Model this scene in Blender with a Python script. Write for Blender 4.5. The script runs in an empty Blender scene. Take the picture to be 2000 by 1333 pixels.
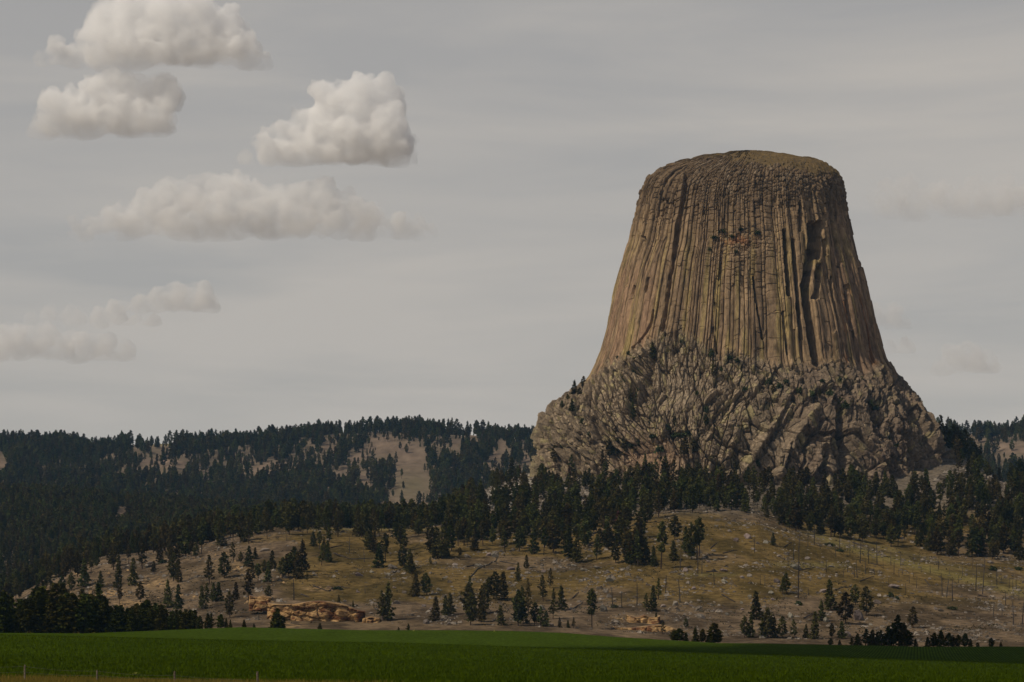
import bpy, math, random
import numpy as np
random.seed(7); RNG = np.random.default_rng(7)
S = bpy.context.scene
col = S.collection
F = 5000.0; YH = 1290.0          # focal length in photo pixels, eye-level row

# ------------------------------------------------------------------ camera, light, exposure
cd = bpy.data.cameras.new('camera'); cam = bpy.data.objects.new('camera', cd); col.objects.link(cam)
cd.sensor_width = 36; cd.lens = 36*F/2000.0; cd.shift_y = (YH-666.5)/2000.0
cd.clip_start = 1; cd.clip_end = 80000
cam.location = (0, 0, 0); cam.rotation_euler = (math.radians(90), 0, 0)
S.camera = cam
SUN = np.array([-0.57, -0.36, 0.74]); SUN = SUN/np.linalg.norm(SUN)
elev = math.asin(SUN[2]); azim = math.atan2(SUN[0], SUN[1])      # from +Y towards +X
ld = bpy.data.lights.new('sun', 'SUN'); ld.energy = 5.0; ld.angle = math.radians(0.53); ld.color = (1.0, 0.89, 0.72)
so = bpy.data.objects.new('sun', ld); col.objects.link(so)
from mathutils import Vector
so.rotation_euler = Vector(SUN.tolist()).to_track_quat('Z', 'Y').to_euler()
w = bpy.data.worlds.new('World'); S.world = w; w.use_nodes = True
nt = w.node_tree; nt.nodes.clear()
out = nt.nodes.new('ShaderNodeOutputWorld'); bg = nt.nodes.new('ShaderNodeBackground')
sky = nt.nodes.new('ShaderNodeTexSky'); sky.sky_type = 'NISHITA'; sky.sun_disc = False
sky.sun_elevation = elev; sky.sun_rotation = azim; sky.air_density = 1.0; sky.dust_density = 2.0; sky.ozone_density = 1.0
tc = nt.nodes.new('ShaderNodeTexCoord'); mp = nt.nodes.new('ShaderNodeMapping'); mp.inputs['Scale'].default_value = (3.0, 3.0, 22.0)
nz = nt.nodes.new('ShaderNodeTexNoise'); nz.inputs['Scale'].default_value = 1.5; nz.inputs['Detail'].default_value = 5; nz.inputs['Roughness'].default_value = 0.5
nz.inputs['Distortion'].default_value = 0.4
cr = nt.nodes.new('ShaderNodeMapRange'); cr.inputs[1].default_value = 0.36; cr.inputs[2].default_value = 0.66; cr.inputs[3].default_value = 0.68; cr.inputs[4].default_value = 0.93
mix = nt.nodes.new('ShaderNodeMix'); mix.data_type = 'RGBA'
VEIL = (9.7, 9.05, 8.25, 1)
mix.inputs[7].default_value = VEIL
nt.links.new(tc.outputs['Generated'], mp.inputs[0]); nt.links.new(mp.outputs[0], nz.inputs[0]); nt.links.new(nz.outputs[0], cr.inputs[0])
sz0 = nt.nodes.new('ShaderNodeSeparateXYZ'); nt.links.new(tc.outputs['Generated'], sz0.inputs[0])
el = nt.nodes.new('ShaderNodeMapRange'); el.inputs[1].default_value = 0.24; el.inputs[2].default_value = 0.50; el.inputs[3].default_value = 1.0; el.inputs[4].default_value = 0.06      # the bright veil thins towards the zenith
nt.links.new(sz0.outputs[2], el.inputs[0]); vm = nt.nodes.new('ShaderNodeMath'); vm.operation = 'MULTIPLY'; nt.links.new(cr.outputs[0], vm.inputs[0]); nt.links.new(el.outputs[0], vm.inputs[1])
nt.links.new(vm.outputs[0], mix.inputs[0]); nt.links.new(sky.outputs[0], mix.inputs[6]); nt.links.new(mix.outputs[2], bg.inputs[0])
nt.links.new(bg.outputs[0], out.inputs[0]); bg.inputs[1].default_value = 0.096
S.view_settings.view_transform = 'Standard'; S.view_settings.look = 'None'; S.view_settings.exposure = -0.9; S.view_settings.gamma = 1
S.cycles.volume_bounces = 20; S.cycles.max_bounces = 20; S.cycles.diffuse_bounces = 1; S.cycles.glossy_bounces = 1
S.cycles.transparent_max_bounces = 8; S.cycles.volume_step_rate = 0.2; S.cycles.volume_max_steps = 256
S.cycles.use_denoising = True

# ------------------------------------------------------------------ helpers
def tag(o, label=None, cat=None, group=None, kind=None):
    if label: o['label'] = label
    if cat: o['category'] = cat
    if group: o['group'] = group
    if kind: o['kind'] = kind
    return o
def link(name, data, parent=None):
    o = bpy.data.objects.new(name, data); col.objects.link(o)
    if parent: o.parent = parent
    return o
def mesh_np(name, V, Q, mat, colr=None, smooth=False):
    """V (n,3), Q (m,3 or 4)"""
    me = bpy.data.meshes.new(name); V = np.asarray(V, np.float32); Q = np.asarray(Q, np.int32)
    n, k = Q.shape
    me.vertices.add(len(V)); me.vertices.foreach_set('co', V.ravel())
    me.loops.add(n*k); me.loops.foreach_set('vertex_index', Q.ravel())
    me.polygons.add(n); me.polygons.foreach_set('loop_start', np.arange(0, n*k, k, dtype=np.int32))
    me.polygons.foreach_set('use_smooth', np.full(n, smooth))
    me.update(calc_edges=True)
    if colr is not None:
        a = me.color_attributes.new('tint', 'FLOAT_COLOR', 'POINT')
        c = np.ones((len(V), 4), np.float32); c[:, :3] = colr; a.data.foreach_set('color', c.ravel())
    if mat: me.materials.append(mat)
    return me
def grid_quads(nr, nc, mask=None):
    i = np.arange(nr*nc).reshape(nr, nc)
    q = np.stack([i[:-1, :-1], i[:-1, 1:], i[1:, 1:], i[1:, :-1]], -1).reshape(-1, 4)
    if mask is not None: q = q[mask.ravel()]
    return q
def compact(V, Q, *attrs):
    used = np.unique(Q); m = np.full(len(V), -1, np.int64); m[used] = np.arange(len(used))
    return (V[used], m[Q]) + tuple(a[used] for a in attrs)
def hsh(ix, iy, seed):
    h = (ix.astype(np.int64)*374761393 + iy.astype(np.int64)*668265263 + seed*982451653) & 0xffffffff
    h = ((h ^ (h >> 13))*1274126177) & 0xffffffff
    h = (h ^ (h >> 16))*2246822519 & 0xffffffff
    return ((h ^ (h >> 15)) & 0xffffff)/float(0x1000000)
def vn(x, y, seed=0):
    x = np.asarray(x, float); y = np.asarray(y, float)
    ix = np.floor(x); iy = np.floor(y); fx = x-ix; fy = y-iy
    ix = ix.astype(np.int64); iy = iy.astype(np.int64)
    u = fx*fx*(3-2*fx); v = fy*fy*(3-2*fy)
    a = hsh(ix, iy, seed); b = hsh(ix+1, iy, seed); c = hsh(ix, iy+1, seed); d = hsh(ix+1, iy+1, seed)
    return ((a*(1-u)+b*u)*(1-v)+(c*(1-u)+d*u)*v)*2-1
def fbm(x, y, seed=0, o=4):
    r = 0; amp = 1; t = 0
    for k in range(o):
        r = r+amp*vn(x*2**k+17.3*k, y*2**k-9.1*k, seed+k); t += amp; amp *= 0.5
    return r/t
def worley(x, y, seed=0, tilt=1.0, jit=0.9):
    """returns F1, F2, cell id hash, facet height in -1..1 (plane through the cell's centre with its own tilt)"""
    x = np.asarray(x, float); y = np.asarray(y, float)
    ix = np.floor(x).astype(np.int64); iy = np.floor(y).astype(np.int64)
    F1 = np.full(x.shape, 9.0); F2 = np.full(x.shape, 9.0); ID = np.zeros(x.shape); FH = np.zeros(x.shape)
    for dx in (-1, 0, 1):
        for dy in (-1, 0, 1):
            cx = ix+dx; cy = iy+dy
            ax = cx+0.5+(hsh(cx, cy, seed)-0.5)*jit-x; ay = cy+0.5+(hsh(cx, cy, seed+11)-0.5)*jit-y
            d = np.sqrt(ax*ax+ay*ay); near = d < F1
            F2 = np.where(near, F1, np.minimum(F2, d))
            h = hsh(cx, cy, seed+23)
            fh = (h-0.5)*2 + tilt*((hsh(cx, cy, seed+31)-0.5)*2*ax+(hsh(cx, cy, seed+37)-0.5)*2*ay)
            ID = np.where(near, hsh(cx, cy, seed+41), ID); FH = np.where(near, fh, FH); F1 = np.where(near, d, F1)
    return F1, F2, ID, FH
def poly(P, x):
    P = np.asarray(P, float); return np.interp(x, P[:, 0], P[:, 1])
def sm(a, b, x):
    t = np.clip((x-a)/(b-a), 0, 1); return t*t*(3-2*t)
def segdist(px, py, P):
    """distance to a polyline and position 0..1 along it (in photo pixels)"""
    D = np.full(px.shape, 1e9); T = np.zeros(px.shape); n = len(P)-1
    for i in range(n):
        ax, ay = P[i][:2]; bx, by = P[i+1][:2]; vx, vy = bx-ax, by-ay
        t = np.clip(((px-ax)*vx+(py-ay)*vy)/(vx*vx+vy*vy), 0, 1)
        d = np.hypot(px-ax-t*vx, py-ay-t*vy); m = d < D
        D = np.where(m, d, D); T = np.where(m, (i+t)/n, T)
    return D, T

# ------------------------------------------------------------------ materials
def new_mat(name):
    m = bpy.data.materials.new(name); m.use_nodes = True; nt = m.node_tree
    b = nt.nodes['Principled BSDF']; b.inputs['IOR'].default_value = 1.0; b.inputs['Roughness'].default_value = 0.9
    return m, nt, b
def N(nt, t, **k):
    n = nt.nodes.new(t)
    for a, v in k.items(): setattr(n, a, v)
    return n
def tint_mat(name, scale, lo, hi, bump_scale=None, bump_d=0.3, detail=6, second=None, stretch=(1, 1, 1)):
    """colour from the 'tint' attribute, varied by procedural noise, with a procedural bump"""
    m, nt, b = new_mat(name); L = nt.links.new
    at = N(nt, 'ShaderNodeAttribute', attribute_name='tint'); tc = N(nt, 'ShaderNodeTexCoord')
    mp = N(nt, 'ShaderNodeMapping'); mp.inputs['Scale'].default_value = stretch; L(tc.outputs['Object'], mp.inputs[0])
    n = N(nt, 'ShaderNodeTexNoise'); n.inputs['Scale'].default_value = scale; n.inputs['Detail'].default_value = detail; n.inputs['Roughness'].default_value = 0.65
    L(mp.outputs[0], n.inputs[0])
    mr = N(nt, 'ShaderNodeMapRange'); mr.inputs[1].default_value = 0.3; mr.inputs[2].default_value = 0.7; mr.inputs[3].default_value = lo*0.84; mr.inputs[4].default_value = hi*0.84
    L(n.outputs[0], mr.inputs[0])
    mul = N(nt, 'ShaderNodeVectorMath', operation='SCALE'); L(at.outputs['Color'], mul.inputs[0]); L(mr.outputs[0], mul.inputs['Scale'])
    last = mul.outputs[0]
    if second:
        c2, sc2, th0, th1, amt = second
        n2 = N(nt, 'ShaderNodeTexNoise'); n2.inputs['Scale'].default_value = sc2; n2.inputs['Detail'].default_value = 8; n2.inputs['Roughness'].default_value = 0.7
        L(mp.outputs[0], n2.inputs[0])
        m2 = N(nt, 'ShaderNodeMapRange'); m2.inputs[1].default_value = th0; m2.inputs[2].default_value = th1; m2.inputs[4].default_value = amt; L(n2.outputs[0], m2.inputs[0])
        mx = N(nt, 'ShaderNodeMix', data_type='RGBA'); mx.inputs[7].default_value = (*c2, 1); L(m2.outputs[0], mx.inputs[0]); L(last, mx.inputs[6]); last = mx.outputs[2]
    L(last, b.inputs['Base Color'])
    if bump_scale:
        nb = N(nt, 'ShaderNodeTexNoise'); nb.inputs['Scale'].default_value = bump_scale; nb.inputs['Detail'].default_value = 6; nb.inputs['Roughness'].default_value = 0.7
        L(mp.outputs[0], nb.inputs[0])
        bp = N(nt, 'ShaderNodeBump'); bp.inputs['Strength'].default_value = 1.0; bp.inputs['Distance'].default_value = bump_d
        L(nb.outputs[0], bp.inputs['Height']); L(bp.outputs[0], b.inputs['Normal'])
    return m
def plain_mat(name, c, c2=None, scale=2.0, objvar=0.0, rough=0.9, translucent=0.0):
    c = tuple(0.88*k for k in c); c2 = tuple(0.88*k for k in c2) if c2 else None
    m, nt, b = new_mat(name); L = nt.links.new; b.inputs['Roughness'].default_value = rough
    tc = N(nt, 'ShaderNodeTexCoord'); n = N(nt, 'ShaderNodeTexNoise'); n.inputs['Scale'].default_value = scale; n.inputs['Detail'].default_value = 4
    L(tc.outputs['Object'], n.inputs[0])
    mr = N(nt, 'ShaderNodeMapRange'); mr.inputs[1].default_value = 0.35; mr.inputs[2].default_value = 0.65; L(n.outputs[0], mr.inputs[0])
    mx = N(nt, 'ShaderNodeMix', data_type='RGBA'); mx.inputs[6].default_value = (*c, 1); mx.inputs[7].default_value = (*(c2 or c), 1); L(mr.outputs[0], mx.inputs[0])
    last = mx.outputs[2]
    if objvar:
        oi = N(nt, 'ShaderNodeObjectInfo'); hs = N(nt, 'ShaderNodeHueSaturation')
        m1 = N(nt, 'ShaderNodeMapRange'); m1.inputs[3].default_value = 0.5-objvar*0.06; m1.inputs[4].default_value = 0.5+objvar*0.04; L(oi.outputs['Random'], m1.inputs[0])
        m2 = N(nt, 'ShaderNodeMath', operation='MULTIPLY'); m2.inputs[1].default_value = 7.31; L(oi.outputs['Random'], m2.inputs[0])
        m3 = N(nt, 'ShaderNodeMath', operation='FRACT'); L(m2.outputs[0], m3.inputs[0])
        m4 = N(nt, 'ShaderNodeMapRange'); m4.inputs[3].default_value = 1-objvar*0.4; m4.inputs[4].default_value = 1+objvar*0.4; L(m3.outputs[0], m4.inputs[0])
        L(m1.outputs[0], hs.inputs['Hue']); L(m4.outputs[0], hs.inputs['Value']); L(last, hs.inputs['Color']); last = hs.outputs[0]
    L(last, b.inputs['Base Color'])
    if translucent:
        tr = N(nt, 'ShaderNodeBsdfTranslucent'); ms = N(nt, 'ShaderNodeMixShader'); ms.inputs[0].default_value = translucent
        L(last, tr.inputs[0]); L(b.outputs[0], ms.inputs[1]); L(tr.outputs[0], ms.inputs[2]); L(ms.outputs[0], nt.nodes['Material Output'].inputs[0])
    return m
M = {}
M['shaft'] = tint_mat('column_rock', 0.35, 0.5, 1.25, 0.9, 0.9, stretch=(1, 1, 0.35), second=((0.10, 0.085, 0.06), 0.5, 0.55, 0.75, 0.6))
M['apron'] = tint_mat('broken_rock', 0.45, 0.5, 1.3, 0.8, 1.0, second=((0.12, 0.10, 0.07), 0.25, 0.52, 0.72, 0.55))
M['summit'] = tint_mat('summit_grass', 0.4, 0.7, 1.3, 0.6, 0.6, second=((0.10, 0.075, 0.045), 0.3, 0.5, 0.6, 0.8))
M['hill'] = tint_mat('dry_hillside', 0.22, 0.42, 1.5, 0.7, 1.1, detail=10, second=((0.27, 0.23, 0.18), 0.7, 0.60, 0.66, 0.6))
M['far'] = tint_mat('far_hillside', 0.03, 0.8, 1.2, 0.1, 1.5)
M['rock'] = plain_mat('grey_rock', (0.16, 0.135, 0.11), (0.29, 0.25, 0.205), 0.8, objvar=0.8)
M['stone'] = tint_mat('loose_stone', 0.6, 0.8, 1.2)
M['sand'] = tint_mat('yellow_sandstone', 0.5, 0.7, 1.2, 1.2, 0.3, second=((0.13, 0.06, 0.03), 0.22, 0.52, 0.62, 0.9), stretch=(1, 1, 2.2))
M['needle'] = plain_mat('pine_needles', (0.050, 0.052, 0.014), (0.100, 0.094, 0.026), 0.25, objvar=1.0, translucent=0.12)
M['needle_near'] = plain_mat('lush_needles', (0.030, 0.036, 0.008), (0.075, 0.075, 0.014), 0.4, objvar=0.8, translucent=0.12)
M['needle_red'] = plain_mat('dead_needles', (0.11, 0.05, 0.03), (0.08, 0.05, 0.03), 0.4, objvar=0.6)
M['bark'] = plain_mat('pine_bark', (0.075, 0.05, 0.035), (0.04, 0.03, 0.024), 1.0, objvar=0.5)
M['char'] = plain_mat('charred_wood', (0.035, 0.03, 0.027), (0.09, 0.08, 0.07), 0.6, objvar=0.9)
M['bush'] = plain_mat('shrub_leaves', (0.04, 0.055, 0.02), (0.06, 0.07, 0.03), 0.8, objvar=0.6)
M['post'] = plain_mat('weathered_post', (0.22, 0.17, 0.13), (0.12, 0.09, 0.07), 6.0, objvar=0.4)
M['wire'] = plain_mat('fence_wire', (0.15, 0.14, 0.13), (0.1, 0.09, 0.08), 3.0, rough=0.6)
M['straw'] = plain_mat('dry_grass', (0.26, 0.17, 0.035), (0.15, 0.13, 0.03), 0.5, translucent=0.2)

# ------------------------------------------------------------------ terrain as layers of rows seen from the camera
C = [(-400, 1234), (0, 1236), (160, 1237), (330, 1230), (470, 1224), (700, 1230), (900, 1230), (1000, 1231), (1100, 1235), (1200, 1243), (1300, 1249), (1400, 1255), (1500, 1256), (1800, 1262), (2000, 1262), (2400, 1264)]
L1 = [(-400, 1242), (0, 1240), (250, 1246), (500, 1252), (750, 1256), (1000, 1264), (1300, 1272), (1500, 1279), (2000, 1297), (2400, 1306)]
T = [(-400, 1190), (0, 1178), (40, 1160), (90, 1132), (130, 1112), (200, 1088), (300, 1076), (380, 1058), (450, 1045), (540, 1031), (620, 1030), (700, 1033), (800, 1032), (880, 1026), (1000, 1030), (1100, 1028), (1180, 1012), (1240, 1003), (1330, 1003), (1480, 1010), (1560, 1035), (1700, 1064), (1850, 1088), (2000, 1100), (2400, 1120)]
R19 = [(-400, 1196), (0, 1190), (130, 1150), (300, 1100), (500, 1060), (600, 1034), (850, 1030), (885, 1000), (940, 962), (1040, 952), (1200, 945), (1500, 950), (1800, 960), (1880, 940), (1950, 950), (2000, 965), (2400, 1000)]
R215 = [(-400, 1140), (0, 1125), (130, 1110), (300, 1085), (500, 1050), (600, 1040), (850, 1038), (900, 1000), (960, 950), (1010, 932), (1060, 915), (1200, 900), (1700, 860), (1780, 855), (1840, 866), (1870, 880), (1900, 902), (1950, 938), (2000, 962), (2400, 1000)]
H2 = [(-400, 972), (0, 976), (150, 980), (300, 994), (450, 1006), (550, 1014), (900, 1020), (1060, 1005), (1800, 1000), (1860, 985), (2000, 990), (2400, 980)]
SK = [(-400, 860), (0, 862), (100, 868), (200, 872), (330, 866), (420, 870), (500, 866), (560, 862), (650, 852), (800, 844), (900, 856), (1000, 857), (1060, 852), (1800, 850), (1900, 846), (2000, 845), (2400, 850)]
def layers(px):
    c = poly(C, px); l1 = poly(L1, px); t = poly(T, px); r19 = poly(R19, px); r215 = poly(R215, px); h2 = poly(H2, px); sk = poly(SK, px)
    z = lambda row, Y: (YH-row)/F*Y
    K = [(0, 0*px-1.7), (150, 0*px-1.75), (215, z(1330+0*px, 215)), (350, z(1330*0.45+l1*0.55, 350)), (500, z(l1, 500)), (545, z(l1+3, 545)), (650, z(l1*0.55+c*0.45+1, 650)), (760, z(c, 760)),
         (810, z(c+7, 810)), (1000, z(c+13, 1000)), (1150, z(c+8, 1150)), (1200, z(c-6, 1200)), (1300, z(c*0.70+t*0.30+4, 1300)), (1420, z(c*0.38+t*0.62+3, 1420)),
         (1540, z(c*0.12+t*0.88, 1540)), (1640, z(t, 1640))]
    mid = np.where(px < 860, t+2, 0.5*t+0.5*r19)
    K += [(1760, z(mid, 1760)), (1880, z(r19, 1880)), (2030, z(0.3*r19+0.7*r215, 2030)), (2150, z(r215, 2150))]
    K += [(2300, z(np.where(px < 860, 0.75*r215+0.25*h2, np.maximum(r215, h2)+10), 2300)), (2750, z(h2, 2750)), (2900, z(h2+8, 2900)), (3300, z(h2*0+1000, 3300)),
          (3700, z(np.minimum(0.52*1000+0.48*sk, 960)+4, 3700)), (4050, z(0.12*1000+0.88*sk, 4050)), (4250, z(sk, 4250)), (4400, z(sk+3, 4400)), (6000, z(sk+60, 6000)), (12000, z(sk*0+1200, 12000)), (40000, z(sk*0+1275, 40000))]
    return K
def terr_noise(px, X, Y):
    a = 0.10*sm(200, 500, Y)*sm(1200, 800, Y)+1.3*sm(1180, 1400, Y)*sm(4500, 3000, Y)
    n = a*(0.9*fbm(X/38, Y/60, 3, 5)+0.45*fbm(X/9, Y/14, 5, 4)+0.22*sm(1190, 1230, Y)*sm(2000, 1900, Y)*fbm(X/2.6, Y/4.2, 6, 2))
    # ledges and benches on the near hill
    n = n+1.0*sm(1220, 1300, Y)*sm(1900, 1600, Y)*np.abs(vn(X/60+0.3*vn(X/20, Y/20, 8), Y/26, 9))*1.4-0.6*sm(1220, 1300, Y)*sm(1900, 1600, Y)
    # gullies and spurs on the distant ridge
    n = n+sm(3350, 3800, Y)*sm(4300, 4120, Y)*(12*(1-np.abs(vn(X/170+0.5*vn(Y/300, X/400, 2), Y/900, 21))*2)+6*fbm(X/60, Y/160, 22, 3))
    n = n+sm(2050, 2300, Y)*sm(2900, 2700, Y)*5*fbm(X/120, Y/160, 31, 3)*(px < 900)
    return n
def zcol(px, X, Y):
    K = layers(px); ys = np.array([k[0] for k in K], float)
    Z = np.stack([np.broadcast_to(k[1], px.shape) for k in K], 0)
    # monotone smooth interpolation in Y (smoothed linear)
    def lin(Yq):
        i = np.clip(np.searchsorted(ys, Yq, side='right')-1, 0, len(ys)-2)
        t = (Yq-ys[i])/(ys[i+1]-ys[i])
        return np.take_along_axis(Z, i[None], 0)[0]*(1-t)+np.take_along_axis(Z, (i+1)[None], 0)[0]*t
    d = np.minimum(22, 0.02*Y)
    return (lin(Y-d)+lin(Y)+lin(Y+d)+lin(np.minimum(Y+0.5*d, 39999))+lin(Y-0.5*d))/5
def ground(px, Y):
    px = np.atleast_1d(np.asarray(px, float)); Y = np.broadcast_to(np.asarray(Y, float), px.shape).astype(float)
    X = (px-1000)/F*Y
    return zcol(px, X, Y)+terr_noise(px, X, Y)
pxs = np.concatenate([np.linspace(-6000, -450, 40), np.arange(-400, -20, 20), np.arange(-20, 2022, 2.5), np.arange(2040, 2420, 20), np.linspace(2450, 8000, 40)])
def sheet(name, Ys, mat, colf, lift=0.0):
    PX, YY = np.meshgrid(pxs, Ys); X = (PX-1000)/F*YY
    Z = zcol(PX, X, YY)+terr_noise(PX, X, YY)+lift
    V = np.stack([X, YY, Z], -1).reshape(-1, 3)
    row = YH-Z/YY*F
    c = colf(PX, row, X, YY).reshape(-1, 3)
    me = mesh_np(name, V, grid_quads(len(Ys), len(pxs)), mat, c, smooth=True)
    return tag(link(name, me), kind='structure')
def lerp(a, b, t):
    t = np.clip(t, 0, 1)[..., None]; return np.asarray(a)*(1-t)+np.asarray(b)*t
def col_field(px, row, X, Y):
    n = fbm(X/12, Y/40, 50, 3)*0.5+0.5
    c = lerp((0.036, 0.062, 0.002), (0.056, 0.086, 0.003), n)
    c = lerp(c, lerp((0.042, 0.068, 0.006), (0.060, 0.092, 0.010), fbm(X/5, Y/50, 55, 3)*0.5+0.5), sm(500, 620, Y)*0.9*sm(150, 420, px))
    return lerp(c, np.array((0.06, 0.075, 0.006)), sm(0.45, 0.8, fbm(X/30+7, Y/60, 54, 3)*0.5+0.5)*0.6*sm(520, 300, Y))
def col_hill(px, row, X, Y):
    n = fbm(X/14, Y/22, 60, 5)*0.65+0.5; n2 = fbm(X/50, Y/60, 61, 4)*0.5+0.5
    grass = lerp((0.098, 0.070, 0.024), (0.205, 0.138, 0.050), sm(0.2, 0.8, n))
    soil = lerp((0.104, 0.074, 0.046), (0.220, 0.156, 0.096), sm(0.25, 0.75, n))
    # bare soil low on the slope and on the left spur; turf on the shoulder
    s = sm(1150, 1200, row)*0.9+sm(620, 520, px)*sm(1040, 1075, row)*0.9+0.8*sm(0.5, 0.62, n2)
    s = s-0.9*np.exp(-(((px-700)/170)**2+((row-1120)/55)**2))-0.7*np.exp(-(((px-1460)/120)**2+((row-1140)/30)**2))-1.2*np.exp(-(((px-1650)/250)**2+((row-1115)/35)**2))
    c = lerp(grass, soil, np.clip(s, 0, 1))
    # yellow dry grass streak falling to the right
    yl = np.interp(px, [1560, 1700, 1800, 1900, 2000, 2200], [1036, 1082, 1108, 1135, 1160, 1200])
    c = lerp(c, np.array((0.24, 0.195, 0.065)), np.exp(-((row-yl)/9.0)**2)*sm(1540, 1620, px)*(0.5+0.5*n))
    c = lerp(c, np.array((0.23, 0.185, 0.065)), np.exp(-((row-yl+18)/6.0)**2)*sm(1600, 1700, px)*n*0.8)
    c = lerp(c, np.array((0.21, 0.17, 0.065)), np.exp(-((row-1123)/3.5)**2)*sm(1310, 1340, px)*sm(1460, 1420, px)*0.7)
    c = lerp(c, np.array((0.21, 0.17, 0.065)), np.exp(-((row-1102-0.02*(px-1500))/6.0)**2)*sm(1480, 1540, px)*sm(1680, 1620, px)*0.8)
    c = lerp(c, np.array((0.24, 0.19, 0.075)), np.exp(-((row-1034)/3)**2)*sm(560, 640, px)*sm(960, 860, px)*0.9)
    # ochre rubble patches
    for (ax, ay, rx, ry) in ((466, 1112, 18, 9), (300, 1140, 30, 8), (215, 1160, 45, 7), (505, 1172, 28, 7), (150, 1118, 14, 5), (620, 1150, 26, 5), (256, 1180, 30, 7), (1230, 1208, 28, 6), (560, 1222, 30, 7)):
        k = np.exp(-(((px-ax)/rx)**2+((row-ay)/ry)**2))
        c = lerp(c, np.array((0.42, 0.28, 0.14)), k*sm(0.35, 0.6, fbm(X/3, Y/5, 66, 3)*0.5+0.5)*1.3)
    # pale talus close under the tower
    tal = sm(1020, 980, row)*sm(880, 930, px)
    c = lerp(c, lerp((0.14, 0.112, 0.08), (0.24, 0.195, 0.145), fbm(X/4, Y/6, 68, 4)*0.5+0.5), tal)
    c = lerp(c, np.array((0.42, 0.38, 0.31)), sm(925, 945, px)*sm(1050, 1030, px)*sm(1000, 985, row))
    # forest duff
    c = lerp(c, np.array((0.12, 0.095, 0.06)), sm(1640, 1700, Y)*sm(880, 840, px)*0.8)
    return c
FARBARE = [((0, 905), (22, 12), 0.5), ((12, 912), (26, 7), 0.4), ((310, 903), (36, 9), 0), ((355, 908), (55, 8), 0.1), ((282, 900), (14, 9), 0), ((515, 914), (34, 8), -0.25), ((545, 909), (25, 6), -0.2),
           ((635, 873), (9, 9), 0), ((655, 880), (8, 8), 0), ((770, 875), (62, 16), 0), ((745, 862), (30, 12), 0), ((700, 893), (30, 12), -0.5), ((800, 892), (45, 12), 0.1), ((672, 915), (20, 6), -0.7),
           ((800, 915), (34, 24), 0), ((805, 945), (44, 26), 0), ((790, 970), (44, 20), 0), ((712, 935), (16, 14), 0), ((890, 868), (10, 12), 0), ((965, 895), (10, 10), -0.6), ((955, 912), (10, 8), 0), ((1030, 895), (14, 4), 0),
           ((300, 870), (55, 5), 0), ((250, 868), (30, 5), 0), ((925, 850), (12, 6), 0), ((985, 872), (8, 14), 0), ((1968, 872), (42, 8), 0), ((1990, 880), (40, 8), 0), ((1905, 861), (26, 4), 0), ((238, 1010), (14, 22), 0.35), ((2, 988), (6, 8), 0), ((230, 1025), (24, 8), 0)]
def bare(px, row):
    b = np.zeros(np.shape(px))
    for (ax, ay), (rx, ry), sh in FARBARE:
        dx = px-ax; dy = row-ay-sh*dx; rx = rx*0.9; ry = ry*0.9; dx = dx+7*vn(px/13, row/6, 88); dy = dy+3*vn(px/9, row/4, 89)
        b = np.maximum(b, np.exp(-((dx/rx)**4+(dy/ry)**4)))
    return b
def col_far(px, row, X, Y):
    n = fbm(X/40, Y/60, 70, 4)*0.5+0.5
    c = lerp((0.16, 0.125, 0.085), (0.22, 0.165, 0.11), n)
    b = bare(px, row)
    n5 = fbm(X/9, Y/30, 72, 4)*0.5+0.5
    c = lerp(c, lerp((0.13, 0.095, 0.066), (0.31, 0.225, 0.16), n5), b)
    g = np.exp(-(((px-805)/60)**2+((row-950)/32)**2)); c = lerp(c, np.array((0.20, 0.16, 0.095)), g*b)
    return lerp(c, np.array((0.26, 0.21, 0.10)), np.exp(-(((px-320)/70)**2+((row-868)/4)**2)))
M['field'] = None
m, nt_, b_ = new_mat('crop_field'); L_ = nt_.links.new
at = N(nt_, 'ShaderNodeAttribute', attribute_name='tint'); tc_ = N(nt_, 'ShaderNodeTexCoord')
mp_ = N(nt_, 'ShaderNodeMapping'); mp_.inputs['Rotation'].default_value = (0, 0, math.radians(9)); L_(tc_.outputs['Object'], mp_.inputs[0])
wv = N(nt_, 'ShaderNodeTexWave'); wv.inputs['Scale'].default_value = 0.40; wv.inputs['Distortion'].default_value = 1.5; wv.inputs['Detail'].default_value = 3; wv.inputs['Detail Scale'].default_value = 0.6
L_(mp_.outputs[0], wv.inputs[0])
n1 = N(nt_, 'ShaderNodeTexNoise'); n1.inputs['Scale'].default_value = 1.1; n1.inputs['Detail'].default_value = 6; n1.inputs['Roughness'].default_value = 0.75
mp2 = N(nt_, 'ShaderNodeMapping'); mp2.inputs['Scale'].default_value = (1, 0.16, 1); L_(tc_.outputs['Object'], mp2.inputs[0]); L_(mp2.outputs[0], n1.inputs[0])
ma = N(nt_, 'ShaderNodeMapRange'); ma.inputs[1].default_value = 0.3; ma.inputs[2].default_value = 0.7; ma.inputs[3].default_value = 0.45; ma.inputs[4].default_value = 1.35; L_(n1.outputs[0], ma.inputs[0])
mb = N(nt_, 'ShaderNodeMapRange'); mb.inputs[3].default_value = 0.62; mb.inputs[4].default_value = 1.2; L_(wv.outputs['Fac'], mb.inputs[0])
mm = N(nt_, 'ShaderNodeMath', operation='MULTIPLY'); L_(ma.outputs[0], mm.inputs[0]); L_(mb.outputs[0], mm.inputs[1])
sc_ = N(nt_, 'ShaderNodeVectorMath', operation='SCALE'); L_(at.outputs['Color'], sc_.inputs[0]); L_(mm.outputs[0], sc_.inputs['Scale']); L_(sc_.outputs[0], b_.inputs['Base Color'])
bp_ = N(nt_, 'ShaderNodeBump'); bp_.inputs['Distance'].default_value = 0.25; L_(n1.outputs[0], bp_.inputs['Height']); L_(bp_.outputs[0], b_.inputs['Normal'])
M['field'] = m
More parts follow.
